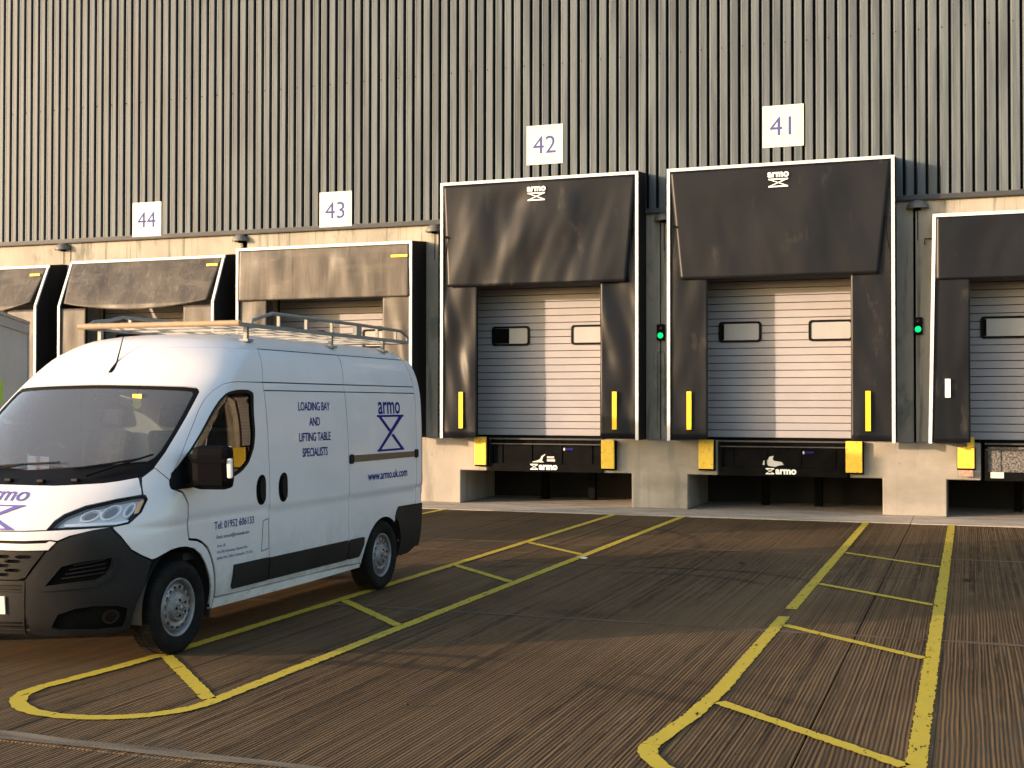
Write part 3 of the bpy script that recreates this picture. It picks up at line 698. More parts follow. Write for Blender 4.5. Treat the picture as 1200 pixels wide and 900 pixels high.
# ------------------------------------------------------------------ number signs, lamps, signals
for n_, x, z in ((44, -16.60, 5.89), (43, -12.07, 5.865), (42, -7.61, 6.895), (41, -3.12, 6.925)):
    t = thing('bay_number_sign', (x, -.06, z), {44: 'white sign 44, leftmost of the four, touching the flashing', 43: 'white sign 43, just left of the tall shelters at flashing height', 42: 'white sign 42 above the left of the two tall shelters', 41: 'white sign 41, highest and rightmost, above the right tall shelter'}[n_], 'sign', 'bay number signs on the cladding')
    b = MB(); b.box(x-.365, x+.365, -.068, -.058, z-.375, z+.375); b.build('sign_plate', M['sign'], t)
    b = MB()
    for dz in (-.25, .25): b.box(x-.3, x+.3, -.058, -.049, z+dz-.02, z+dz+.02)
    b.build('rail', M['alu'], t)
    put2d(text2d(str(n_), .48), lambda px_, pz_: (x+px_, -.0705, z-.165+pz_), 'numerals', M['signtxt'], t)
for i, (x, lab) in enumerate(((-18.81, 'dark wall lamp between the two leftmost dock shelters'), (-14.30, 'dark wall lamp between signs 44 and 43'),
                              (-9.91, 'dark wall lamp left of the tall shelter of dock 42, half hidden'), (-5.30, 'dark wall lamp between the two tall shelters'),
                              (-.83, 'domed wall lamp right of the tall shelter of dock 41'))):
    t = thing('wall_lamp', (x, 0, 5.33), lab, 'wall lamp', 'wall lamps along the concrete band')
    z = 5.33; V = []; F = []; na, nb = 12, 5
    for j in range(nb+1):
        e = math.pi/2*j/nb
        for k_ in range(na+1):
            a = math.pi*k_/na; V.append((x+.19*math.cos(a)*math.cos(e)*(1 if j < nb else .2), -.012-.20*math.sin(a)*math.cos(e)**.8 if j < nb else -.012-.02*math.sin(a), z+.15*math.sin(e)))
    F = [(j*(na+1)+k_, j*(na+1)+k_+1, (j+1)*(na+1)+k_+1, (j+1)*(na+1)+k_) for j in range(nb) for k_ in range(na)]
    MB().add(V, F, True).build('hood', M['lampbody'], t)
    b = MB(); b.add([(x+.175*math.cos(math.pi*k_/12), -.012-.185*math.sin(math.pi*k_/12), z+.012) for k_ in range(13)], [tuple(range(13))]); b.build('diffuser', M['lampglass'], t)
    b = MB(); b.box(x-.05, x+.05, -.05, 0, z-.03, z+.06); b.tube([(x, -.015, z-.03), (x, -.015, z-.55)], .006, 6); b.build('bracket', M['black'], t)
for x, z, lab in ((-5.36, 3.26, 'small green dock signal between docks 42 and 41'), (-.83, 3.29, 'small green dock signal right of dock 41')):
    t = thing('dock_signal', (x, 0, z), lab, 'signal light', 'green dock signals')
    b = MB(); b.box(x-.075, x+.075, -.07, 0, z-.14, z+.16, bev=.02); b.build('housing', M['blackpl'], t)
    for dz, mm in ((.075, 'off'), (-.05, 'green')):
        Mx = Matrix.Translation((x, -.07, z+dz)) @ Matrix.Rotation(R(90), 4, 'X')
        b = MB(); b.lathe([(.052, 0), (.048, .012), (.03, .025), (.0, .03)], Mx, 16); ln = b.build('lens', M[mm], t)
    V = [(x+.062*math.cos(a), y, z-.05+.062*math.sin(a)) for y in (-.07, -.125) for a in [math.pi*k_/10 for k_ in range(11)]]
    MB().add(V, [(i, i+1, 12+i, 11+i) for i in range(10)]).build('visor', M['blackpl'], t)
for x, z0, z1 in ((-5.36, 1.55, 2.85),):
    pts = [(x-.07, -.004, z0), (x-.07, -.004, z1)]+[(x-.07*math.cos(a), -.004, z1+.07*math.sin(a)) for a in [math.pi*k_/8 for k_ in range(1, 9)]]+[(x+.07, -.004, z0)]
    MB().tube(pts, .007, 6).build('cable_conduit', M['lampbody'], wh)
# hook on the wall right of dock 41 and a faint long-grooved cable duct plate left of it
b = MB(); b.tube([(-.60, -.02, 4.80), (-.71, -.05, 4.80), (-.72, -.05, 4.70)], .010, 6); tag(b.build('hook', M['black']), 'small black hook beside the right-hand shelter', 'hook')
# litter
rl = random.Random(11)
for i, (x, y, s_, lab) in enumerate(((-4.55, -7.75, .10, 'pale scrap of litter on the far joint line'), (-2.6, -7.6, .10, 'dark leaf near the joint between the two lined strips'),
                      (-.02, -8.2, .13, 'dark leaf right of the right-hand yellow line'), (-3.4, -15.6, .05, 'small dark leaf in the foreground'))):
    V = [(x+s_*.5*math.cos(a)*(1+.2*rl.random()), y+s_*.28*math.sin(a)*(1+.3*rl.random()), .012+.02*rl.random()) for a in [2*math.pi*k_/9 for k_ in range(9)]]
    o = MB().add(V+[(x, y, .035)], [(k_, (k_+1) % 9, 9) for k_ in range(9)]).build('leaf', M['sign'] if i == 0 else M['leaf'], None, False); tag(o, lab, 'leaf' if i else 'litter', 'bits of litter on the yard')

def pchip(x,y):
    x=np.array(x,float);y=np.array(y,float);h=np.diff(x);d=np.diff(y)/h;m=np.zeros_like(y)
    for i in range(1,len(x)-1):
        if d[i-1]*d[i]>0:
            w1=2*h[i]+h[i-1];w2=h[i]+2*h[i-1];m[i]=(w1+w2)/(w1/d[i-1]+w2/d[i])
    m[0]=d[0];m[-1]=d[-1]
    def f(q):
        q=np.clip(np.asarray(q,float),x[0],x[-1]);i=np.clip(np.searchsorted(x,q)-1,0,len(x)-2)
        t=(q-x[i])/h[i];t2=t*t;t3=t2*t
        return (2*t3-3*t2+1)*y[i]+(t3-2*t2+t)*h[i]*m[i]+(-2*t3+3*t2)*y[i+1]+(t3-t2)*h[i]*m[i+1]
    return f
SC=pchip([.2,.34,.6,.82,.98,1.05,1.2,1.33,1.38,1.6,1.84,2.09,2.2,2.42,2.5,2.55,2.58,2.59],[-.02,-.08,-.10,-.10,-.085,-.04,.08,.22,.30,.585,.895,1.20,1.35,1.58,1.72,1.95,2.3,2.8])
SE=pchip([.2,.9,1.05,1.2,1.34,1.57,1.84,2.08,2.24,2.36,2.43,2.5,2.59],[.75,.76,.80,.87,.96,1.10,1.34,1.62,1.80,2.0,2.2,2.4,3.0])
SN=pchip([.2,1.2,1.34,1.45,1.57,2.1,2.3,2.6],[2,2,2.02,2.2,2.5,2.5,2.4,2.4])
SW=pchip([.2,.3,.45,.6,.8,.99,1.015,1.065,1.3,1.6,2.0,2.15,2.3,2.40,2.45,2.5,2.54,2.57,2.585,2.59],[.98,1.01,1.05,1.068,1.073,1.073,1.070,1.083,1.081,1.078,1.06,1.035,.985,.93,.88,.80,.70,.52,.32,.05])
R0=.13;S1=5.42
def wrap(a,z):
    a,z=np.broadcast_arrays(np.asarray(a,float),np.asarray(z,float))
    n=SN(z);W=SW(z);sc=SC(z);se=SE(z);A=np.abs(a);an=np.clip(A,0,1)*np.pi/2
    t=W*np.sin(an)**(2/n);g=1-np.maximum(np.cos(an),0)**(2/n)
    s=sc+(se-sc)*g+np.maximum(A-1,0)
    q=s-S1;th=np.clip(q/R0,0,np.pi/2)
    t=np.where(q>0,W-R0*(1-np.cos(th))-np.maximum(q-R0*np.pi/2,0),t)
    s=np.where(q>0,S1+R0*np.sin(th),s)
    return np.stack([np.sign(a)*t,s,z],-1)
def a_s(s,z):
    s=np.asarray(s,float);g=(s-SC(z))/(SE(z)-SC(z))
    an=np.arccos(np.clip(1-g,0,1)**(SN(z)/2))/(np.pi/2)
    return np.where(g<1,np.where(g<0,0,an),1+s-SE(z))
def a_t(t,z):
    t=np.asarray(t,float);return np.sign(t)*np.arcsin(np.clip(np.abs(t)/SW(z),0,1)**(SN(z)/2))/(np.pi/2)
XC=-6.85;Y0=-15.45
def world(P): return np.stack([XC+P[...,0],Y0+P[...,1],P[...,2]],-1)
# ------------------------------------------------------------------ the van
def wr(a, z): return world(wrap(a, z))
def sz(s, z): return (float(a_s(s, z)), z)          # side view point -> chart
def tz(t, z): return (float(a_t(t, z)), z)
def szp(pts, step=.08):
    """polygon given in (s, z) -> dense chart polygon"""
    return [sz(*p) for p in poly_dense(pts, step)]
def mirror(poly): return [(-a, z) for a, z in poly][::-1]
GAP = .0035
van = thing('van', (XC, Y0+2.7, 0), 'white high-roof panel van with navy lettering and a roof rack, parked nose out', 'van')
def vs_(name, pieces, m, parent=van, step=.05, off=0, flange=.014, holes=(), gap=GAP, both=False, dens=.035):
    ps = [poly_inset(p, gap) if gap else p for p in pieces]
    out = [build_sheet(name, sheet(wr, ps, step, off, flange, holes, flip=False, dens=dens), M[m], parent)]
    if both: out.append(build_sheet(name, sheet(wr, [mirror(p) for p in ps], step, off, flange, [mirror(h) for h in holes], dens=dens), M[m], parent))
    return out
ZR = 2.43
SEAM_DOOR = [(.801, 1.403), (.817, 1.554), (.772, 1.764), (.735, 1.900), (.729, 1.983), (.759, 2.06), (.838, 2.111), (.93, 2.127), (1.026, 2.133)]
B_up = [sz(2.21+.03*(z-2.136)/.3, z) for z in np.linspace(2.136, ZR, 6)]
B_lo = [sz(s, z) for s, z in poly_dense([(2.10, 2.133), (2.10, 2.064), (2.155, 1.336), (2.165, .85), (2.20, .357)], .08)]
B_lo = [p for p in B_lo if True]
def seg(pts, step=.06):
    out = []
    for a, b in zip(pts[:-1], pts[1:]):
        n = max(1, int(math.hypot(a[0]-b[0], a[1]-b[1])/step)); out += [(a[0]+(b[0]-a[0])*k/n, a[1]+(b[1]-a[1])*k/n) for k in range(n)]
    return out+[pts[-1]]
B_lo = [sz(*p) for p in seg([(2.10, 2.133), (2.10, 2.064), (2.155, 1.336), (2.165, .85), (2.20, .357)])]
B_up = [sz(*p) for p in seg([(2.10, 2.136), (2.23, ZR)])]
C_lo = [sz(*p) for p in seg([(3.62, 2.06), (3.67, 1.367), (3.69, .616), (3.69, .345)])]
C_up = [sz(*p) for p in seg([(3.62, 2.136), (3.76, ZR)])]
WSO = [(0, 1.335), (.212, 1.333), (.432, 1.351), (.503, 1.365), (.597, 1.391), (.63, 1.42), (.650, 1.46), (.669, 1.57), (.668, 1.70), (.66, 1.838), (.648, 1.95), (.636, 2.045), (.60, 2.078), (.5, 2.088), (.279, 2.097), (0, 2.107)]
WSI = [(0, 1.435), (.255, 1.470), (.45, 1.490), (.58, 1.505), (.612, 1.53), (.628, 1.583), (.628, 1.70), (.617, 1.839), (.604, 1.95), (.594, 2.030), (.565, 2.055), (.45, 2.064), (.279, 2.072), (0, 2.082)]
full = lambda L: L+[(-a, z) for a, z in L[::-1] if a > 1e-6]
# body: front cap, A pillars and upper front sides
body = [(0, 2.107)]+WSO[::-1][1:10]+[(.655, 1.454), (.80, 1.357)]+SEAM_DOOR+[(sz(2.10, 2.136)[0], 2.136)]+B_up[1:]
poly = WSO[::-1]
right = WSO[::-1][:10][1:]          # from the windscreen top centre outward and down the pillar
outl = [(0, 2.107)]+right+[(.655, 1.454), (.80, 1.357)]+SEAM_DOOR+B_up
full_body = outl+[(-a, z) for a, z in outl[::-1] if a > 1e-6]
# close along the level ZR
vs_('body', [full_body], 'white', step=.045, gap=.002)
vs_('windscreen_surround', [full(WSO)], 'blackpl', holes=[full(WSI)], gap=.002, off=-.004, step=.05)
ws = vs_('windscreen', [full(WSI)], 'glass', off=-.010, flange=0, gap=-.012, step=.07)[0]
# hood, fenders
HOOD = [(0, 1.008), (.196, 1.011), (.291, 1.017), (.305, 1.079), (.336, 1.128), (.414, 1.186), (.549, 1.231), (.64, 1.250), (.672, 1.256), (.652, 1.30), (.604, 1.372), (.59, 1.385), (.503, 1.362), (.432, 1.348), (.212, 1.330), (0, 1.332)]
hood = vs_('hood', [full(HOOD)], 'white', step=.04)[0]
FEN = [(.610, 1.380), (.655, 1.454), (.80, 1.357), (.820, 1.32), (.844, 1.292), (.955, 1.252), sz(.915, 1.16), sz(.92, 1.032), sz(.945, .876)]+\
      [sz(1.06, .858), sz(1.13, .830), sz(1.20, .78), sz(1.25, .71), sz(1.29, .63), sz(1.315, .548), sz(1.345, .45), sz(1.36, .366), sz(1.365, .285), sz(1.325, .27)]+\
      [sz(1.31, .36), sz(1.29, .46), sz(1.25, .56), sz(1.19, .66), sz(1.12, .74), sz(1.02, .80), sz(.92, .825), sz(.82, .832), sz(.72, .825), sz(.63, .80), sz(.56, .775)]+\
      [(.824, .768), (.765, .805), (.703, .856), (.64, .962), (.588, 1.028), (.602, 1.034), (.662, 1.050), (.709, 1.13), (.715, 1.222), (.695, 1.250), (.677, 1.257)]
vs_('fender', [FEN], 'white', both=True, step=.035, dens=.025)
# front doors with window opening
WIN = round_poly([(1.24, 2.067), (1.34, 2.045), (1.393, 2.002), (1.55, 1.86), (1.72, 1.70), (1.796, 1.58), (1.80, 1.50), (1.79, 1.44), (1.72, 1.375), (1.598, 1.329), (1.30, 1.300), (1.05, 1.290), (.87, 1.285), (.830, 1.31), (.794, 1.406), (.878, 1.568), (.898, 1.70), (.898, 1.779), (.893, 1.90), (.90, 1.98), (.935, 2.033), (1.0, 2.055), (1.082, 2.067)], .2, 1)
DOOR = SEAM_DOOR+B_lo+[sz(1.80, .357), sz(1.38, .366), sz(1.335, .548), sz(1.31, .63), sz(1.265, .72), sz(1.21, .795), sz(1.13, .845), sz(1.06, .872), sz(.955, .886), sz(.93, 1.032), sz(.925, 1.16), (.958, 1.258), (.850, 1.297)]
W_in = poly_inset(WIN, .028)
for sd, nm in ((1, 'r'), (-1, 'l')):
    f = (lambda p: p) if sd > 0 else mirror
    d = build_sheet('front_door', sheet(wr, [f(poly_inset(DOOR, GAP))], .045, 0, .014, [f(WIN)], dens=.03), M['white'], van)
    build_sheet('window_seal', sheet(wr, [f(poly_inset(WIN, .001))], .04, .002, .02, [f(W_in)], dens=.03), M['blackpl'], d)
    build_sheet('window', sheet(wr, [f(poly_inset(WIN, .018))], .07, -.012, 0, dens=.05), M['sideglass'], d)
    q = poly_inset([p for p in [(.830, 1.31), (.794, 1.406), (.86, 1.53), sz(1.03, 1.45), sz(1.05, 1.33), (1.05, 1.290), (.87, 1.285)]], -.004)
    build_sheet('mirror_base', sheet(wr, [f(q)], .04, .012, .02, dens=.03), M['blackpl'], d)
    hp = round_poly([sz(1.955, 1.32), sz(2.085, 1.32), sz(2.085, 1.085), sz(1.955, 1.085)], .25, 3)
    build_sheet('handle_recess', sheet(wr, [f(poly_inset(hp, -.012))], .03, .003, .006, dens=.02), M['black'], d)
    build_sheet('door_handle', sheet(wr, [f(poly_inset(hp, .016))], .03, .022, .02, dens=.02), M['blackpl'], d)
    rs = [sz(1.60, .605), sz(2.155, .605), sz(2.165, .403), sz(1.615, .403), sz(1.59, .43)]
    build_sheet('rub_strip', sheet(wr, [f(rs)], .05, .012, .016, dens=.03), M['bumperpl'], d)
    # outside mirror
    t0 = 1.30; cy = Y0+.93
    X = lambda t: XC+sd*t
    b = MB(); b.box(-.155, .155, -.085, .085, -.175, .165, bev=.06)
    mm = Matrix.Translation((X(t0), cy, 1.455)) @ Matrix.Rotation(sd*R(14), 4, 'Z') @ Matrix.Rotation(R(6), 4, 'X')
    b2 = MB(); b2.add([mm @ Vector(v) for v in b.v], b.f, False); mr = b2.build('wing_mirror', M['mirrorpl'], d)
    b = MB(); b.box(-.125, .10, -.098, -.086, -.13, -.10); b.box(-.14, .13, -.096, -.084, .045, .075)
    b.v = [tuple(mm @ Vector(v)) for v in b.v]; b.build('mirror_trim', M['mirrorpl'], mr)
    b = MB(); b.box(.128, .172, -.075, -.03, -.08, .075, bev=.014) if sd > 0 else b.box(-.172, -.128, -.075, -.03, -.08, .075, bev=.014)
    b.v = [tuple(mm @ Vector(v)) for v in b.v]; b.build('indicator', M['lens2'] if 'lens2' in M else M['sign'], mr)
    b = MB(); b.box(-.12, .12, .084, .089, -.15, .15); b.v = [tuple(mm @ Vector(v)) for v in b.v]; b.build('mirror_glass', M['chrome'], mr)
    b = MB()
    for z in (1.36, 1.53): b.bar((X(1.02), cy+.03, z), (X(1.18), cy+.0, z), .06, .045)
    b.build('mirror_arm', M['blackpl'], mr)
# sliding door, rear side, gutter strip
def rearline(s, z0, z1, w=0): return [(float(a_s(s, z))+w, float(z)) for z in np.linspace(z0, z1, max(3, int(abs(z1-z0)/.03)))]
for sd in (1, -1):
    f = (lambda p: p) if sd > 0 else mirror
    low = [(a, z) for a, z in B_lo if z <= 2.06]+[sz(2.6, .352), sz(3.2, .348)]+C_lo[::-1]
    low[0] = sz(2.10, 2.06)
    strip_ = [sz(2.10, 2.066), sz(3.62, 2.066), sz(3.62, 2.130), sz(2.10, 2.130)]
    up = B_up+C_up[::-1]
    up = [p for p in up]
    sdr = build_sheet('sliding_door', sheet(wr, [f(poly_inset(low, GAP)), f(poly_inset(strip_, .002)), f(poly_inset(up, GAP))], .05, 0, .014, dens=.035), M['white'], van)
    ARC = [sz(4.5+.435*math.cos(a), .36+.40*math.sin(a)) for a in np.linspace(math.pi*1.05, math.pi*.30, 18)]
    END = S1+.25
    rear_low = C_lo+[sz(3.80, .34), sz(4.05, .33)]+ARC+[sz(4.79, .79), sz(4.84, .841)]+rearline(5.30, .841, 2.06)
    rear_strip = [sz(3.62, 2.066), sz(5.30, 2.066), sz(5.30, 2.130), sz(3.62, 2.130)]
    rear_up = C_up+rearline(5.30, ZR, 2.136)
    rq = build_sheet('rear_side_panel', sheet(wr, [f(poly_inset(rear_low, GAP)), f(poly_inset(rear_strip, .002)), f(poly_inset(rear_up, GAP))], .05, 0, .014, dens=.03), M['white'], van)
    corner = rearline(5.305, .841, ZR)+rearline(5.305, ZR, .841, .2)
    cor = build_sheet('rear_corner_panel', sheet(wr, [f(corner)], .02, 0, .01, dens=.02), M['white'], van)
    tl = rearline(5.305, .95, 1.62, .155)+rearline(5.305, 1.62, .95, .195)
    build_sheet('tail_lamp', sheet(wr, [f(tl)], .02, .006, .012, dens=.02), M['red'], cor)
    rb = [sz(4.835, .835), sz(5.30, .835)]+rearline(5.3, .835, .37, .42)+[sz(5.45, .37), sz(5.35, .37), sz(5.2, .31), sz(5.0, .30), sz(4.93, .32), sz(4.93, .45), sz(4.90, .56), sz(4.84, .67), sz(4.76, .74), sz(4.79, .79)]
    build_sheet('rear_bumper', sheet(wr, [f(rb)], .025, .012, .02, dens=.02), M['bumperpl'], van)
    a_end = float(a_s(5.305, 1.5))+.205
    # sill
    sill = [sz(1.375, .350), sz(3.0, .342), sz(4.06, .322), sz(4.07, .285), sz(3.0, .272), sz(1.372, .272)]
    build_sheet('sill', sheet(wr, [f(sill)], .05, 0, .05, dens=.04), M['whitelow'], van)
    b = [sz(2.175, .60), sz(3.675, .60), sz(3.685, .405), sz(2.185, .405)]
    build_sheet('rub_strip', sheet(wr, [f(b)], .05, .012, .016, dens=.04), M['bumperpl'], sdr)
    b = round_poly([sz(3.70, .60), sz(4.03, .60), sz(4.03, .52), sz(3.96, .405), sz(3.70, .405)], .08, 2)
    build_sheet('rub_strip', sheet(wr, [f(b)], .05, .012, .016, dens=.03), M['bumperpl'], rq)
    hp = round_poly([sz(2.33, 1.32), sz(2.46, 1.32), sz(2.46, 1.085), sz(2.33, 1.085)], .25, 3)
    build_sheet('handle_recess', sheet(wr, [f(poly_inset(hp, -.012))], .03, .003, .006, dens=.02), M['black'], sdr)
    build_sheet('door_handle', sheet(wr, [f(poly_inset(hp, .016))], .03, .022, .02, dens=.02), M['blackpl'], sdr)
    rl_ = [sz(3.70, 1.435), sz(5.30, 1.425), sz(5.30, 1.365), sz(3.70, 1.365)]
    build_sheet('slide_rail', sheet(wr, [f(rl_)], .05, .006, .012, dens=.04), M['railbrown'], rq)
    for s_ in (3.72, 5.29):
        e_ = round_poly([sz(s_-.045, 1.445), sz(s_+.045, 1.445), sz(s_+.045, 1.352), sz(s_-.045, 1.352)], .2, 1)
        build_sheet('rail_end_cap', sheet(wr, [f(e_)], .04, .012, .018, dens=.02), M['blackpl'], rq)
    # fuel flap outline / locking seam, as a thin raised flap
    if sd > 0:
        fl = [sz(2.06, .935), sz(2.155, .945), sz(2.155, .68), sz(2.035, .665)]
        build_sheet('flap_gap', sheet(wr, [fl], .04, .0012, 0, [poly_inset(fl, .006)], dens=.03), M['black'], van)
        build_sheet('fuel_flap', sheet(wr, [poly_inset(fl, .007)], .04, .0015, 0, dens=.03), M['white'], van)
# rear doors (seen from elsewhere only)
aR = [float(a_s(5.305, z))+.20 for z in (.841, ZR)]
for sd in (1, -1):
    f = (lambda p: p) if sd > 0 else mirror
    def centre(z0, z1): return [(float(a_s(5.305, z))+.115+.204+float(SW(z))-.13-.004, float(z)) for z in np.linspace(z0, z1, 40)]
    rd = rearline(5.305, .841, ZR, .204)+centre(ZR, .841)
    rd2 = rearline(5.305, .40, .835, .204)+centre(.835, .40)
    build_sheet('rear_door', sheet(wr, [f(poly_inset(rd, .004)), f(poly_inset(rd2, .004))], .09, 0, .014, dens=.03), M['white'], van)
# roof, in plan chart (s, t)
def ztop(s, t):
    s = np.asarray(s, float); t = np.abs(np.asarray(t, float)); lo = np.full(s.shape, 2.0); hi = np.full(s.shape, 2.5899)
    for _ in range(34):
        z = (lo+hi)/2; n = SN(z); g = np.clip((s-SC(z))/(SE(z)-SC(z)), -2, 1)
        E_ = (t/SW(z))**n+np.sign(1-g)*np.abs(1-g)**n; ins = E_ <= 1; lo = np.where(ins, z, lo); hi = np.where(ins, hi, z)
    z = (lo+hi)/2
    rib = np.clip((s-2.35)/.25, 0, 1)*np.clip((5.35-s)/.15, 0, 1)*sum(np.exp(-((t-c)/.032)**4) for c in (.0, .22, .44, .66))*.010
    z = z+rib-np.clip((s-5.30)/.22, 0, 1)**2*.10
    return z
def roofc(s, t): return world(np.stack([t, s, ztop(s, t)], -1))
cap = wrap(np.array([p[0] for p in seg([(float(a_s(2.23, ZR)), ZR), (-float(a_s(2.23, ZR)), ZR)], .05)]), ZR)
rp = [(P_[1], P_[0]) for P_ in cap]
wz = float(SW(ZR))
rp = [(5.47, wz-.02), (5.40, wz)]+[(s, wz) for s in np.linspace(5.3, 2.3, 40)]+rp+[(s, -wz) for s in np.linspace(2.3, 5.3, 40)]+[(5.40, -wz), (5.47, -wz+.02), (5.52, -wz+.12), (5.52, wz-.12)]
build_sheet('roof', sheet(roofc, [rp], .045, 0, .01, flip=True, dens=.05), M['white'], van)
# roof edge groove line
for sd in (1, -1):
    f = (lambda p: p) if sd > 0 else mirror
    gl = [sz(2.24, 2.437), sz(5.3, 2.437), sz(5.3, 2.43), sz(2.24, 2.43)]
    build_sheet('roof_seam', sheet(wr, [f(gl)], .1, .0006, 0, dens=.08), M['black'], van)
# front end
HL = [(.29, 1.022), (.31, 1.079), (.336, 1.120), (.414, 1.179), (.549, 1.223), (.64, 1.243), (.695, 1.246), (.711, 1.222), (.705, 1.13), (.68, 1.08), (.658, 1.050), (.602, 1.033), (.421, 1.026)]
for sd in (1, -1):
    f = (lambda p: p) if sd > 0 else mirror
    h = build_sheet('headlight', sheet(wr, [f(poly_inset(HL, .003))], .03, -.002, .012, [f(poly_inset(HL, .009))], dens=.02), M['blackpl'], van)
    build_sheet('lamp_lens', sheet(wr, [f(poly_inset(HL, .006))], .04, 0.0, 0, dens=.02), M['lens'], h)
    build_sheet('lamp_bowl', sheet(wr, [f(poly_inset(HL, .004))], .04, -.042, 0, dens=.03), M['lampbowl'], h)
    bz = [poly_inset(HL, .008), poly_inset(HL, .020)]
    build_sheet('lamp_bezel', sheet(wr, [f(bz[0])], .03, -.030, .02, [f(bz[1])], dens=.02), M['trimgrey'], h)
    lo_ = [(.36, 1.045), (.42, 1.045), (.60, 1.050), (.655, 1.067), (.655, 1.080), (.60, 1.070), (.42, 1.068), (.35, 1.062)]
    build_sheet('lamp_blade', sheet(wr, [f(lo_)], .03, -.016, .02, dens=.02), M['chrome2'], h)
    for (ac, zc, ra, rz, nm) in ((.455, 1.125, .048, .042, 1), (.548, 1.145, .050, .055, 1), (.640, 1.155, .030, .052, 2)):
        el = [(ac+ra*math.cos(t), zc+rz*math.sin(t)+.25*(ra*math.cos(t))) for t in [2*math.pi*k/16 for k in range(16)]]
        build_sheet('reflector', sheet(wr, [f(el)], .03, -.026, .03, [f(poly_inset(el, .010))], dens=.02), M['chrome'], h)
        build_sheet('bulb', sheet(wr, [f(poly_inset(el, .02))], .03, -.034, .01, dens=.02), M['trimgrey'], h)
    am = [(.672, 1.12), (.697, 1.13), (.70, 1.215), (.685, 1.225), (.668, 1.20)]
    build_sheet('indicator', sheet(wr, [f(am)], .03, -.012, .01, dens=.02), M['amber'], h)
    # bumper corner with vent and fog recesses
    BC = [(.322, .870), (.352, .930), (.412, .972), (.50, 1.008), (.578, 1.028), (.64, .953), (.703, .847), (.765, .796), (.822, .757), (.795, .65), (.770, .50), (.75, .36), (.72, .251), (.52, .238), (.327, .236), (.24, .25), (.214, .385), (.214, .60), (.212, .656), (.305, .862)]
    vent = [(.300, .612), (.372, .752), (.43, .775), (.495, .790), (.603, .806), (.598, .745), (.577, .688), (.54, .655), (.518, .645), (.402, .630)]
    fogp = [(.334, .300), (.362, .400), (.44, .44), (.526, .455), (.64, .445), (.70, .42), (.705, .34), (.694, .275), (.55, .268), (.372, .280)]
    bc = build_sheet('bumper_corner', sheet(wr, [f(BC)], .035, 0, .02, [f(vent), f(fogp)], dens=.022), M['bumperpl'], van)
    build_sheet('vent_recess', sheet(wr, [f(poly_inset(vent, -.01))], .04, -.035, 0, dens=.03), M['black'], bc)
    for k in range(4):
        z = .665+.032*k; a0 = .37+.018*k; sl_ = [(a0, z-.006), (.575, z+.030), (.575, z+.038), (a0, z+.002)]
        build_sheet('vent_slat', sheet(wr, [f(sl_)], .04, -.014, .012, dens=.03), M['bumperpl'], bc)
    lip = [(.285, .600), (.40, .612), (.525, .628), (.585, .672), (.612, .75), (.610, .80), (.625, .81), (.632, .75), (.603, .655), (.53, .600), (.40, .585), (.28, .572)]
    build_sheet('bumper_ridge', sheet(wr, [f(lip)], .03, .010, .012, dens=.02), M['bumperpl'], bc)
    build_sheet('fog_recess', sheet(wr, [f(poly_inset(fogp, -.01))], .04, -.030, 0, dens=.03), M['black'], bc)
    fg = [(.62+.045*math.cos(t), .36+.055*math.sin(t)) for t in [2*math.pi*k/18 for k in range(18)]]
    build_sheet('fog_lamp', sheet(wr, [f(fg)], .03, -.012, .03, [f(poly_inset(fg, .014))], dens=.02), M['bumperpl'], bc)
    build_sheet('fog_glass', sheet(wr, [f(poly_inset(fg, .012))], .03, -.02, 0, dens=.02), M['sideglass'], bc)
bar1 = [(0, .942), (.20, .940), (.315, .950), (.40, .980), (.467, 1.003), (.578, 1.033), (.575, 1.026+.012), (.42, 1.020), (.29, 1.009), (.196, 1.003), (0, 1.000)]
bar1 = [(0, .942), (.20, .940), (.318, .948), (.35, .942), (.40, .977), (.50, 1.013), (.572, 1.029), (.421, 1.020), (.29, 1.012), (.196, 1.006), (0, 1.002)]
vs_('grille_bar', [full(bar1)], 'white', step=.03, gap=.001)
bar2 = [(0, .872), (.20, .870), (.312, .874), (.345, .932), (.315, .940), (.300, .926), (.20, .920), (0, .922)]
vs_('grille_bar', [full(bar2)], 'white', step=.03, gap=.001, off=.004)
# honeycomb grille
GR = full([(0, .655), (.17, .658), (.210, .675), (.235, .74), (.296, .866), (.15, .864), (0, .864)])
GI = poly_inset(GR, .012); hexes = []
hw, hh = .052, .0275
for j in range(-1, 9):
    for i in range(-8, 9):
        cx_ = i*hw*1.72+(hw*.86 if j % 2 else 0); cz_ = .69+j*hh*1.05*1.0
        h_ = [(cx_-hw*.78, cz_), (cx_-hw*.5, cz_+hh*.78), (cx_+hw*.5, cz_+hh*.78), (cx_+hw*.78, cz_), (cx_+hw*.5, cz_-hh*.78), (cx_-hw*.5, cz_-hh*.78)]
        if pip(np.array(h_), GI).all(): hexes.append(h_)
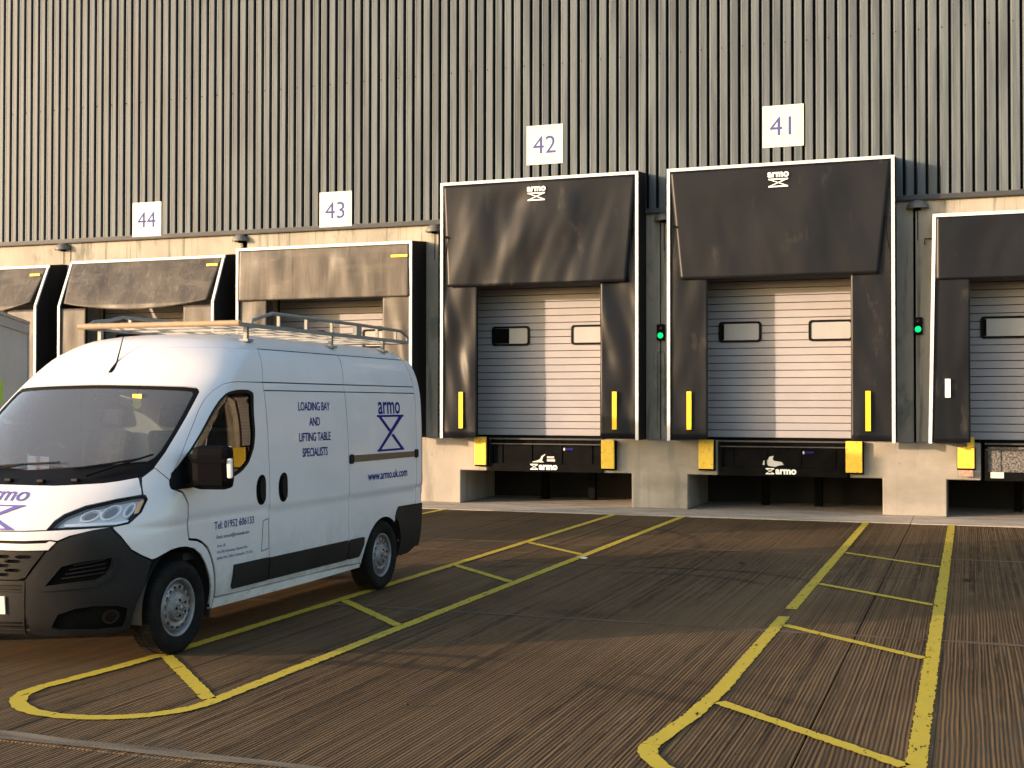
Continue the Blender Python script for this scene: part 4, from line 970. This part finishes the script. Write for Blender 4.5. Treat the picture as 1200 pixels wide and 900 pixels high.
# neighbouring rows must not overlap: keep rows two steps apart
hexes = []
for j in range(-1, 5):
    for i in range(-8, 9):
        cx_ = i*.100+(.050 if j % 2 else 0); cz_ = .692+j*.033
        h_ = [(cx_-.043, cz_), (cx_-.026, cz_+.0125), (cx_+.026, cz_+.0125), (cx_+.043, cz_), (cx_+.026, cz_-.0125), (cx_-.026, cz_-.0125)]
        if pip(np.array(h_), GI).all(): hexes.append(h_)
gr = build_sheet('grille', sheet(wr, [GR], .5, -.004, .03, hexes, dens=.03), M['bumperpl'], van)
CL = full([(0, .254), (.205, .250), (.208, .385), (.208, .649), (0, .646)])
slot = [(-.195, .565), (-.195, .618), (.195, .618), (.195, .565)]
slot2 = [[(-.20, .268+.030*k), (-.20, .286+.030*k), (.20, .286+.030*k), (.20, .268+.030*k)] for k in range(3)]
cl = build_sheet('bumper_centre', sheet(wr, [CL], .05, -.002, .02, [slot]+slot2, dens=.03), M['bumperpl'], van)
b = [(-.19, .588), (-.19, .594), (.19, .594), (.19, .588)]
build_sheet('slot_bar', sheet(wr, [b], .05, -.01, .012, dens=.05), M['bumperpl'], cl)
build_sheet('number_plate', sheet(wr, [[tz(-.33, .405), tz(-.33, .535), tz(.195, .535), tz(.195, .405)]], .1, .012, .014, dens=.05), M['sign'], van)
# dark inner skin closes every gap
inn = full([(0, .26), (.22, .26), (.70, .27), (.735, .5), (.80, .74), (.70, .85), (.62, 1.0), (.60, 1.38), (.45, 1.35), (.2, 1.33), (0, 1.33)])
build_sheet('inner_shell', sheet(wr, [inn], .08, -.05, 0, dens=.08), M['innershell'], van)
for sd in (1, -1):
    f = (lambda p: p) if sd > 0 else mirror
    for pl in ([sz(2.0, .30), sz(2.12, 2.42), sz(5.38, 2.42), sz(5.38, .90), sz(4.95, .80), sz(4.0, .80), sz(4.0, .32)],
               [sz(1.38, .40), sz(1.33, .62), sz(1.10, .90), sz(.90, .93), (.80, 1.0), (.86, 1.26), sz(1.9, 1.27), sz(2.1, 1.0), sz(2.1, .40)],
               [(.62, 1.0), (.70, 1.24), (.655, 1.43), (.80, 1.34), (.95, 1.24), sz(.94, .88), sz(.6, .86), (.73, .90)],
               [(.672, 1.46), (.69, 1.8), (.66, 2.03), (.66, 2.42), sz(2.2, 2.42), sz(2.1, 2.15), (1.0, 2.16), (.80, 2.13), (.715, 2.05), (.705, 1.95), (.75, 1.75), (.795, 1.55), (.79, 1.40)]):
        build_sheet('inner_shell', sheet(wr, [f(pl)], .08, -.018, 0, dens=.08), M['innershell'], van)
b = MB(); b.box(XC-.90, XC+.90, Y0+.5, Y0+5.45, .30, .40)
b.build('underbody', M['innershell'], van)
# cabin
b = MB(); b.box(XC-.90, XC+.90, Y0+2.14, Y0+2.17, .40, 2.36); b.build('bulkhead', M['bulk'], van)
b = MB(); b.box(XC-.86, XC+.86, Y0+1.62, Y0+2.16, 2.22, 2.24); b.build('headliner', M['trim'], van)
dash = [(Y0+.42, 1.34), (Y0+.62, 1.42), (Y0+.95, 1.40), (Y0+1.10, 1.30), (Y0+1.12, .95), (Y0+.70, .95)]
b = MB(); b.prism(dash[2:5]+[(Y0+.80, .95), (Y0+.78, 1.41)], XC-.84, XC+.84, 'x'); b.prism([(Y0+.44, 1.30), (Y0+.50, 1.37), (Y0+.775, 1.40), (Y0+.775, 1.1), (Y0+.5, 1.1)], XC-.55, XC+.55, 'x'); b.build('dashboard', M['trim'], van)
b = MB(); b.box(XC-.98, XC+.98, Y0+1.0, Y0+2.1, .70, .76); b.build('cab_floor', M['innershell'], van)
for t, w in ((-.52, .46), (.12, .44), (.58, .44)):
    c_ = XC+t
    b = MB(); b.box(c_-w/2, c_+w/2, Y0+1.40, Y0+1.90, .95, 1.12, bev=.04); st = b.build('seat', M['seat'], van)
    b = MB(); mm = Matrix.Translation((c_, Y0+1.93, 1.10)) @ Matrix.Rotation(R(-14), 4, 'X'); b.box(-w/2+.01, w/2-.01, -.07, .07, 0, .62, Mx=mm, bev=.05); b.build('backrest', M['seat'], st)
    b = MB(); b.box(-.13, .13, -.05, .05, .66, .86, Mx=mm, bev=.04); b.build('headrest', M['seat'], st)
# steering wheel on the far side (right-hand drive)
mm = Matrix.Translation((XC-.50, Y0+1.20, 1.43)) @ Matrix.Rotation(R(62), 4, 'X')
b = MB(); b.tube([mm @ Vector((.20*math.cos(a), .20*math.sin(a), 0)) for a in [2*math.pi*k/28 for k in range(28)]], .016, 8, closed=True)
for a in (0, math.pi, -math.pi/2): b.bar(mm @ Vector((0, 0, 0)), mm @ Vector((.2*math.cos(a), .2*math.sin(a), 0)), .035, .02)
b.tube([mm @ Vector((0, 0, 0)), mm @ Vector((0, 0, -.3))], .03, 8); b.build('steering_wheel', M['blackpl'], van)
b = MB(); P0 = wr(np.array(0.03), np.array(2.05)); b.box(P0[0]-.13, P0[0]+.13, P0[1]+.03, P0[1]+.06, 1.985, 2.06); b.box(P0[0]-.11, P0[0]+.11, P0[1]+.05, P0[1]+.10, 1.90, 1.98, bev=.01); b.build('rear_view_mirror', M['blackpl'], van)
# phone holder and papers on the dash
b = MB(); b.box(XC-.16, XC-.08, Y0+.98, Y0+1.0, 1.44, 1.58, bev=.008); b.tube([(XC-.12, Y0+.99, 1.44), (XC-.12, Y0+.95, 1.36)], .012); b.build('phone_holder', M['blackpl'], van)
o = MB().add([(XC-.06, Y0+.62, 1.435), (XC+.12, Y0+.60, 1.44), (XC+.14, Y0+.80, 1.43), (XC-.03, Y0+.84, 1.428)], [(0, 1, 2, 3)]).build('paper', M['sign'], None, False); tag(o, 'sheet of white paper lying on the van dashboard', 'paper', 'things on the van dashboard')
o = MB().add([(XC+.55, Y0+.72, 1.435), (XC+.74, Y0+.78, 1.432), (XC+.72, Y0+.90, 1.440), (XC+.53, Y0+.86, 1.428)], [(0, 1, 2, 3)]).build('crumpled_paper', M['sign'], None, False); tag(o, 'crumpled pale paper at the right end of the dashboard', 'paper', 'things on the van dashboard')
# small white flag with a red cross propped on the dash
fl = thing('hand_flag', (XC-.26, Y0+.80, 1.42), 'small white flag with a red cross propped behind the windscreen', 'flag')
FX, FY, FZ = XC-.26, Y0+.80, 1.45
def fw_(x, z): return (FX+x, FY+.012*math.sin(x*30)+.05*x, FZ+z-.06*x)
def fgrid(x0, x1, z0, z1, o_):
    n = 6; V = []; 
    for i in range(n+1):
        x = x0+(x1-x0)*i/n
        for z in (z0, z1): q = fw_(x, z); V.append((q[0], q[1]-o_, q[2]))
    return V, [(2*i, 2*i+2, 2*i+3, 2*i+1) for i in range(n)]
b = MB(); b.add(*fgrid(-.10, .10, -.055, .07, 0)); b.build('cloth', M['flagwhite'], fl, False)
b = MB(); b.add(*fgrid(-.10, .10, -.004, .018, .003)); b.add(*fgrid(-.012, .012, -.055, .07, .005)); b.build('red_cross', M['flagred'], fl, False)
b = MB(); b.tube([(FX-.10, FY-.005, FZ-.10), (FX-.10, FY-.005, FZ+.09)], .005, 6); b.build('stick', M['sign'], fl)
P1 = wr(np.array(.225), np.array(1.965)); Yc = thing('air_freshener', (P1[0], P1[1]+.05, P1[2]), 'yellow card air freshener hanging behind the windscreen', 'air freshener')
cx_, cy_, cz_ = P1[0], P1[1]+.05, P1[2]
pl = [(-.045, .06), (-.045, .015), (-.035, -.005), (-.045, -.02), (-.045, -.04), (-.025, -.045), (-.025, -.06), (.025, -.06), (.025, -.045), (.045, -.04), (.045, -.02), (.035, -.005), (.045, .015), (.045, .06)]
b = MB(); b.prism([(cx_+x, cz_+z) for x, z in pl], cy_, cy_+.004, 'y'); b.build('card', M['yfresh'], Yc)
b = MB(); b.tube([(cx_, cy_+.002, cz_+.06), (cx_, cy_+.03, cz_+.12)], .002, 4); b.build('string', M['black'], Yc)
# wipers, antenna
def wpath(pts, off):
    out = []
    for a, z in pts:
        P = wr(np.array(a), np.array(z)); e = 1e-3; N = np.cross(wr(np.array(a+e), np.array(z))-P, wr(np.array(a), np.array(z+e))-P); N /= np.linalg.norm(N); out.append(Vector(P+N*off))
    return out
for arm, blade in (([(.33, 1.375), (.42, 1.44), (.52, 1.50)], [(.22, 1.435), (.38, 1.475), (.52, 1.512), (.595, 1.545)]), ([(-.25, 1.36), (-.13, 1.41), (-.02, 1.45)], [(-.33, 1.41), (-.15, 1.445), (0, 1.465), (.12, 1.48)])):
    b = MB(); b.tube(wpath(arm, .035), [.014, .010, .007], 6); b.tube(wpath(blade, .018), .009, 6); b.build('wiper', M['blackpl'], van)
for a, z in ((-.22, 1.352), (-.04, 1.352), (.13, 1.35), (.29, 1.358)):
    P = wpath([(a, z)], .01)[0]; b = MB(); b.box(P.x-.03, P.x+.03, P.y-.02, P.y+.02, P.z-.012, P.z+.014, bev=.008); b.build('washer_jet', M['blackpl'], van)
A0 = Vector((XC+.005, Y0+1.37, 2.20)); b = MB(); b.tube([A0, A0+Vector((.0, .03, .035)), A0+Vector((.0, .08, .10)), A0+Vector((0, .17, .33))], [.024, .022, .007, .004], 8); b.build('antenna', M['blackpl'], van)
# lettering
def side_text(st, s0, z0, size, align='CENTER', m='navy', off=.0, sp=1, slope=0, sx=1):
    V, F = text2d(st, size, align, off, sp)
    P = [wr(np.array(float(a_s(s0+x*sx, z0+y))), np.array(z0+y+slope*x))+np.array([.003, 0, 0]) for x, y in V]
    return MB().add([tuple(p) for p in P], F).build('lettering', M[m], van, False)
for k, st in enumerate(('LOADING BAY', 'AND', 'LIFTING TABLE', 'SPECIALISTS')): side_text(st, 2.98, 1.885-.142*k, .112, off=.0015, sp=.95, sx=.86)
side_text('armo', 4.62, 1.845, .26, off=.004, sx=.98)
V, F = scissor_icon(.66, .38, .022)
P = [tuple(wr(np.array(float(a_s(4.64+x, 1.64+y))), np.array(1.64+y))+np.array([.003, 0, 0])) for x, y in V]
MB().add(P, F).build('logo_symbol', M['navy'], van, False)
side_text('www.armo.uk.com', 4.57, 1.165, .125, off=.002, sx=1.0)
side_text('Tel: 01952 606133', 1.30, .925, .088, 'LEFT', off=.0005, sx=.92)
side_text('Email: armouk@armoweb.com', 1.33, .845, .042, 'LEFT', sx=.95)
side_text('Armo UK', 1.34, .775, .032, 'LEFT'); side_text('Unit 303, Greensway, Business Park', 1.34, .725, .032, 'LEFT'); side_text('Hadley Park, Telford, Shropshire, TF1 7LE', 1.34, .675, .032, 'LEFT')
def subq(V, F, n=9):
    V2 = []; F2 = []
    for f in F:
        P = [Vector(V[i]) for i in f]; lng = (P[1]-P[0]).length > (P[3]-P[0]).length
        a, b, c, d = (P[0], P[1], P[2], P[3]) if lng else (P[1], P[2], P[3], P[0])
        for i in range(n):
            k = len(V2); u, v = i/n, (i+1)/n; V2 += [tuple(a.lerp(b, u)), tuple(a.lerp(b, v)), tuple(d.lerp(c, v)), tuple(d.lerp(c, u))]; F2.append((k, k+1, k+2, k+3))
    return V2, F2
def hood_map(x, y):
    t = x; z = 1.19+y*.72; p = wr(np.array(float(a_t(t, z))), np.array(z)); return (p[0], p[1]-.005, p[2]+.004)
V, F = text2d('armo', .20, off=.0, shear=.0); put2d(([(x, y+.035) for x, y in V], F), hood_map, 'lettering', M['navylight'], hood)
V, F = subq(*scissor_icon(.46, .24, .014)); put2d(([(x, y-.125) for x, y in V], F), hood_map, 'logo_symbol', M['navylight'], hood)
# wheels
def wheel(sx, s, name='wheel'):
    Mx = Matrix.Translation((XC+sx*(1.055), Y0+s, .362)) @ Matrix.Rotation(sx*R(90), 4, 'Y')
    w = MB(); w.lathe([(.225, -.02), (.245, .0), (.30, .012), (.335, .005), (.352, -.012), (.360, -.035), (.362, -.11), (.360, -.185), (.345, -.215), (.30, -.225), (.225, -.21)], Mx, 48)
    tyre = w.build('wheel', M['tyre'], van)
    # tread grooves
    g_ = MB()
    for k in range(60):
        a = 2*math.pi*k/60
        for h0 in (-.055, -.165):
            q = Mx @ Matrix.Rotation(a, 4, 'Z'); g_.box(.3585, .3655, -.007, .010, h0-.03, h0+.03, Mx=q)
    tag(g_.build('tread_blocks', M['tyre'], tyre), kind='stuff')
    prof = lambda r: -.045 if r > .205 else (-.012-.033*max(0, (r-.15))/.055 if r > .15 else (-.012-(.15-r)*.55 if r > .11 else -.034+(.11-r)*.9))
    def fr(x, y):
        r = np.hypot(x, y); h = np.interp(r, [0, .07, .075, .105, .115, .15, .172, .19, .2], [.018, .016, .006, .002, -.028, -.018, -.022, -.05, -.055])
        L = np.stack([x, y, h], -1); A = np.array(Mx); return L @ A[:3, :3].T+A[:3, 3]
    hol = [[(.158*math.cos(a0)+.013*math.cos(t)*math.cos(a0)-.021*math.sin(t)*math.sin(a0), .158*math.sin(a0)+.013*math.cos(t)*math.sin(a0)+.021*math.sin(t)*math.cos(a0)) for t in [2*math.pi*k/12 for k in range(12)]] for a0 in [2*math.pi*j/15 for j in range(15)]]
    circ = [(.2*math.cos(t), .2*math.sin(t)) for t in [2*math.pi*k/48 for k in range(48)]]
    rim = build_sheet('rim', sheet(fr, [circ], .012, 0, .015, hol, dens=.02), M['rim'], tyre)
    b = MB(); b.lathe([(.2, -.056), (.205, -.02), (.222, -.008), (.228, -.012), (.228, -.05)], Mx, 48); b.build('rim_flange', M['rim'], tyre)
    b = MB(); b.lathe([(.0, -.06), (.21, -.062)], Mx, 32); b.build('brake_disc', M['black'], tyre)
    b = MB()
    for j in range(5):
        a = 2*math.pi*j/5+.3; q = Mx @ Matrix.Translation((.048*math.cos(a), .048*math.sin(a), .0)); b.lathe([(.011, .0), (.011, .03), (.0, .032)], q, 8)
        
    b.lathe([(.026, .0), (.026, .026), (.0, .03)], Mx, 20); b.build('wheel_bolts', M['rim'], tyre)
    b = MB()
    for j in range(5):
        a = 2*math.pi*(j+.5)/5+.3; q = Mx @ Matrix.Translation((.062*math.cos(a), .062*math.sin(a), .0)); b.lathe([(.012, .017), (.012, .019), (.0, .019)], q, 10)
    b.build('bolt_holes', M['black'], tyre)
for sx in (1, -1):
    for s in (.85, 4.50): wheel(sx, s)
# wheel housings and mud flaps
for sx in (1, -1):
    for s in (.87, 4.50):
        b = MB(); n = 20; V = []
        for j in range(n+1):
            a = math.pi*(-.05+1.1*j/n); 
            for x in (1.02, .55): V.append((XC+sx*x, Y0+s+.455*math.cos(a), .36+.46*math.sin(a)))
        b.add(V, [(2*i, 2*i+1, 2*i+3, 2*i+2) for i in range(n)], True); b.add([V[2*i+1] for i in range(n+1)], [tuple(range(n+1))])
        b.build('wheel_housing', M['innershell'], van, False)
    b = MB(); b.box(XC+sx*.80, XC+sx*1.0, Y0+1.34, Y0+1.36, .20, .5) if sx > 0 else b.box(XC-1.0, XC-.80, Y0+1.34, Y0+1.36, .20, .5); b.build('mud_flap', M['bumperpl'], van)
# roof rack: a thing of its own lying on the roof
rk = thing('roof_rack', (XC, Y0+3.7, 2.60), 'grey steel roof rack with a tan front bar on the white van', 'roof rack')
s0, s1, tw, zl, zt_ = 2.05, 5.62, .82, 2.645, 2.775
def Q(s, t, z): return (XC+t, Y0+s, z)
for sd in (1, -1):
    t = sd*tw
    b = MB(); b.tube([Q(s0+.22, t, zl), Q(s0+.24, t, zl+.05), Q(s0+.45, t, zt_-.03), Q(s0+.58, t, zt_), Q(4.4, t, zt_), Q(s1-.18, t, zt_-.01), Q(s1-.06, t, zt_-.05), Q(s1, t, zl+.06), Q(s1, t, zl)], .017, 8); b.build('top_rail', M['rackgrey'], rk)
    b = MB(); b.bar(Q(s0, t, zl), Q(s1, t, zl), .035, .035); b.build('lower_rail', M['rackgrey'], rk)
    for s in (2.75, 3.27, 3.79, 4.31, 4.83, 5.3):
        b = MB(); b.bar(Q(s, t, zl), Q(s, t, zt_), .03, .02); b.build('upright', M['rackgrey'], rk)
    b = MB(); b.box(XC+t-.022, XC+t+.022, Y0+4.30, Y0+4.42, zl, zt_-.01) ; b.build('clamp_plate', M['rackgrey'], rk)
    for s in (2.25, 3.85, 5.05):
        zf = float(ztop(np.array([s]), np.array([.76]))[0]); b = MB(); b.box(XC+t-.018-.04*sd, XC+t+.018-.04*sd, Y0+s-.02, Y0+s+.02, zf-.01, zl-.01); b.box(XC+t-.045-.04*sd, XC+t+.045-.04*sd, Y0+s-.05, Y0+s+.05, zf-.012, zf+.012); b.build('foot', M['rackgrey'], rk)
b = MB(); b.tube([Q(s0, -tw-.05, zl+.01), Q(s0, tw+.02, zl+.01)], .026, 10); b.build('front_bar', M['racktan'], rk)
b = MB(); b.tube([Q(s0+.03, -tw, zl), Q(s0+.12, -tw+.02, zl+.06), Q(s0+.45, -tw, zt_-.03)], .014, 8); b.build('front_loop', M['rackgrey'], rk)
for k in range(9):
    s = s0+.28+k*.40; b = MB(); b.bar(Q(s, -tw, zl-.005), Q(s, tw, zl-.005), .045, .02); b.build('slat', M['rackgrey'], rk)
b = MB(); b.tube([Q(s1, -tw, zl), Q(s1, tw, zl)], .02, 8); b.build('rear_bar', M['rackgrey'], rk)
b = MB()
for t in (-.5, .2, .45): b.bar(Q(s0+.1, t, zl+.02), Q(s1-.1, t, zl+.02), .02, .012)
b.build('runner', M['rackgrey'], rk)
# ------------------------------------------------------------------ box lorry at the left edge
LC = Vector((-14.28, -6.4, 0)); LD = Vector((.52, -.854, 0)).normalized(); LN = Vector((-LD.y, LD.x, 0)); LN = -Vector((.854, .52, 0)).normalized()
LM = Matrix(((LN.x, LD.x, 0, LC.x), (LN.y, LD.y, 0, LC.y), (0, 0, 1, 0), (0, 0, 0, 1)))   # local x: across to the left, y: along the side towards the camera
lo = thing('box_lorry', LC+LD*2+LN*1.1, 'pale grey box lorry cut off by the left edge of the photo', 'lorry')
LL = 2.78; H0, H1 = .85, 3.235
def lb(name, m, boxes, parent=lo, bev=0):
    b = MB()
    for x in boxes: b.box(*x, Mx=LM, bev=bev)
    return b.build(name, m, parent)
lb('box_body', M['lorry'], [(.01, 2.2, .01, LL, H0, H1-.02)])
lb('roof_cap', M['alu'], [(-.02, 2.23, -.02, LL+.02, H1-.02, H1+.03)])
lb('top_rail', M['lorrytrim'], [(-.015, .008, .0, LL, H1-.17, H1-.03)])
lb('bottom_rail', M['lorrytrim'], [(-.015, .008, .0, LL, H0, H0+.12)])
lb('corner_post', M['lorrytrim'], [(-.012, .10, -.012, .008, H0, H1-.03), (-.014, .008, .005, .055, H0+.12, H1-.17)])
lb('side_marker', M['hivis'], [(-.022, -.012, 2.25, 2.62, 1.95, 2.28)])
lb('chassis', M['black'], [(.5, .7, -.1, LL+2, .55, .75), (1.5, 1.7, -.1, LL+2, .55, .75), (.1, 2.1, .3, .4, .75, .85), (.1, 2.1, 1.6, 1.7, .75, .85)])
lb('rear_frame', M['alu'], [(.0, 2.2, -.05, -.012, H0-.12, H0)])
cab = lb('cab', M['lorry'], [(.15, 2.05, LL+.15, LL+1.75, .55, 2.15)], bev=.12)
lb('cab_window', M['blackpl'], [(.3, 1.9, LL+1.751, LL+1.77, 1.25, 1.95), (.13, .149, LL+.8, LL+1.5, 1.25, 1.85)], cab)
for y in (1.0, LL+1.0):
    for x in (.18, 2.02):
        Mx = LM @ Matrix.Translation((x, y, .40)) @ Matrix.Rotation(R(-90 if x < 1 else 90), 4, 'Y')
        w_ = MB(); w_.lathe([(.22, 0), (.36, .0), (.40, -.03), (.40, -.2), (.22, -.22)], Mx, 28); t_ = w_.build('wheel', M['tyre'], lo)
        w_ = MB(); w_.lathe([(.0, -.06), (.10, -.05), (.12, -.08), (.22, -.03)], Mx, 24); w_.build('rim', M['rim'], t_)
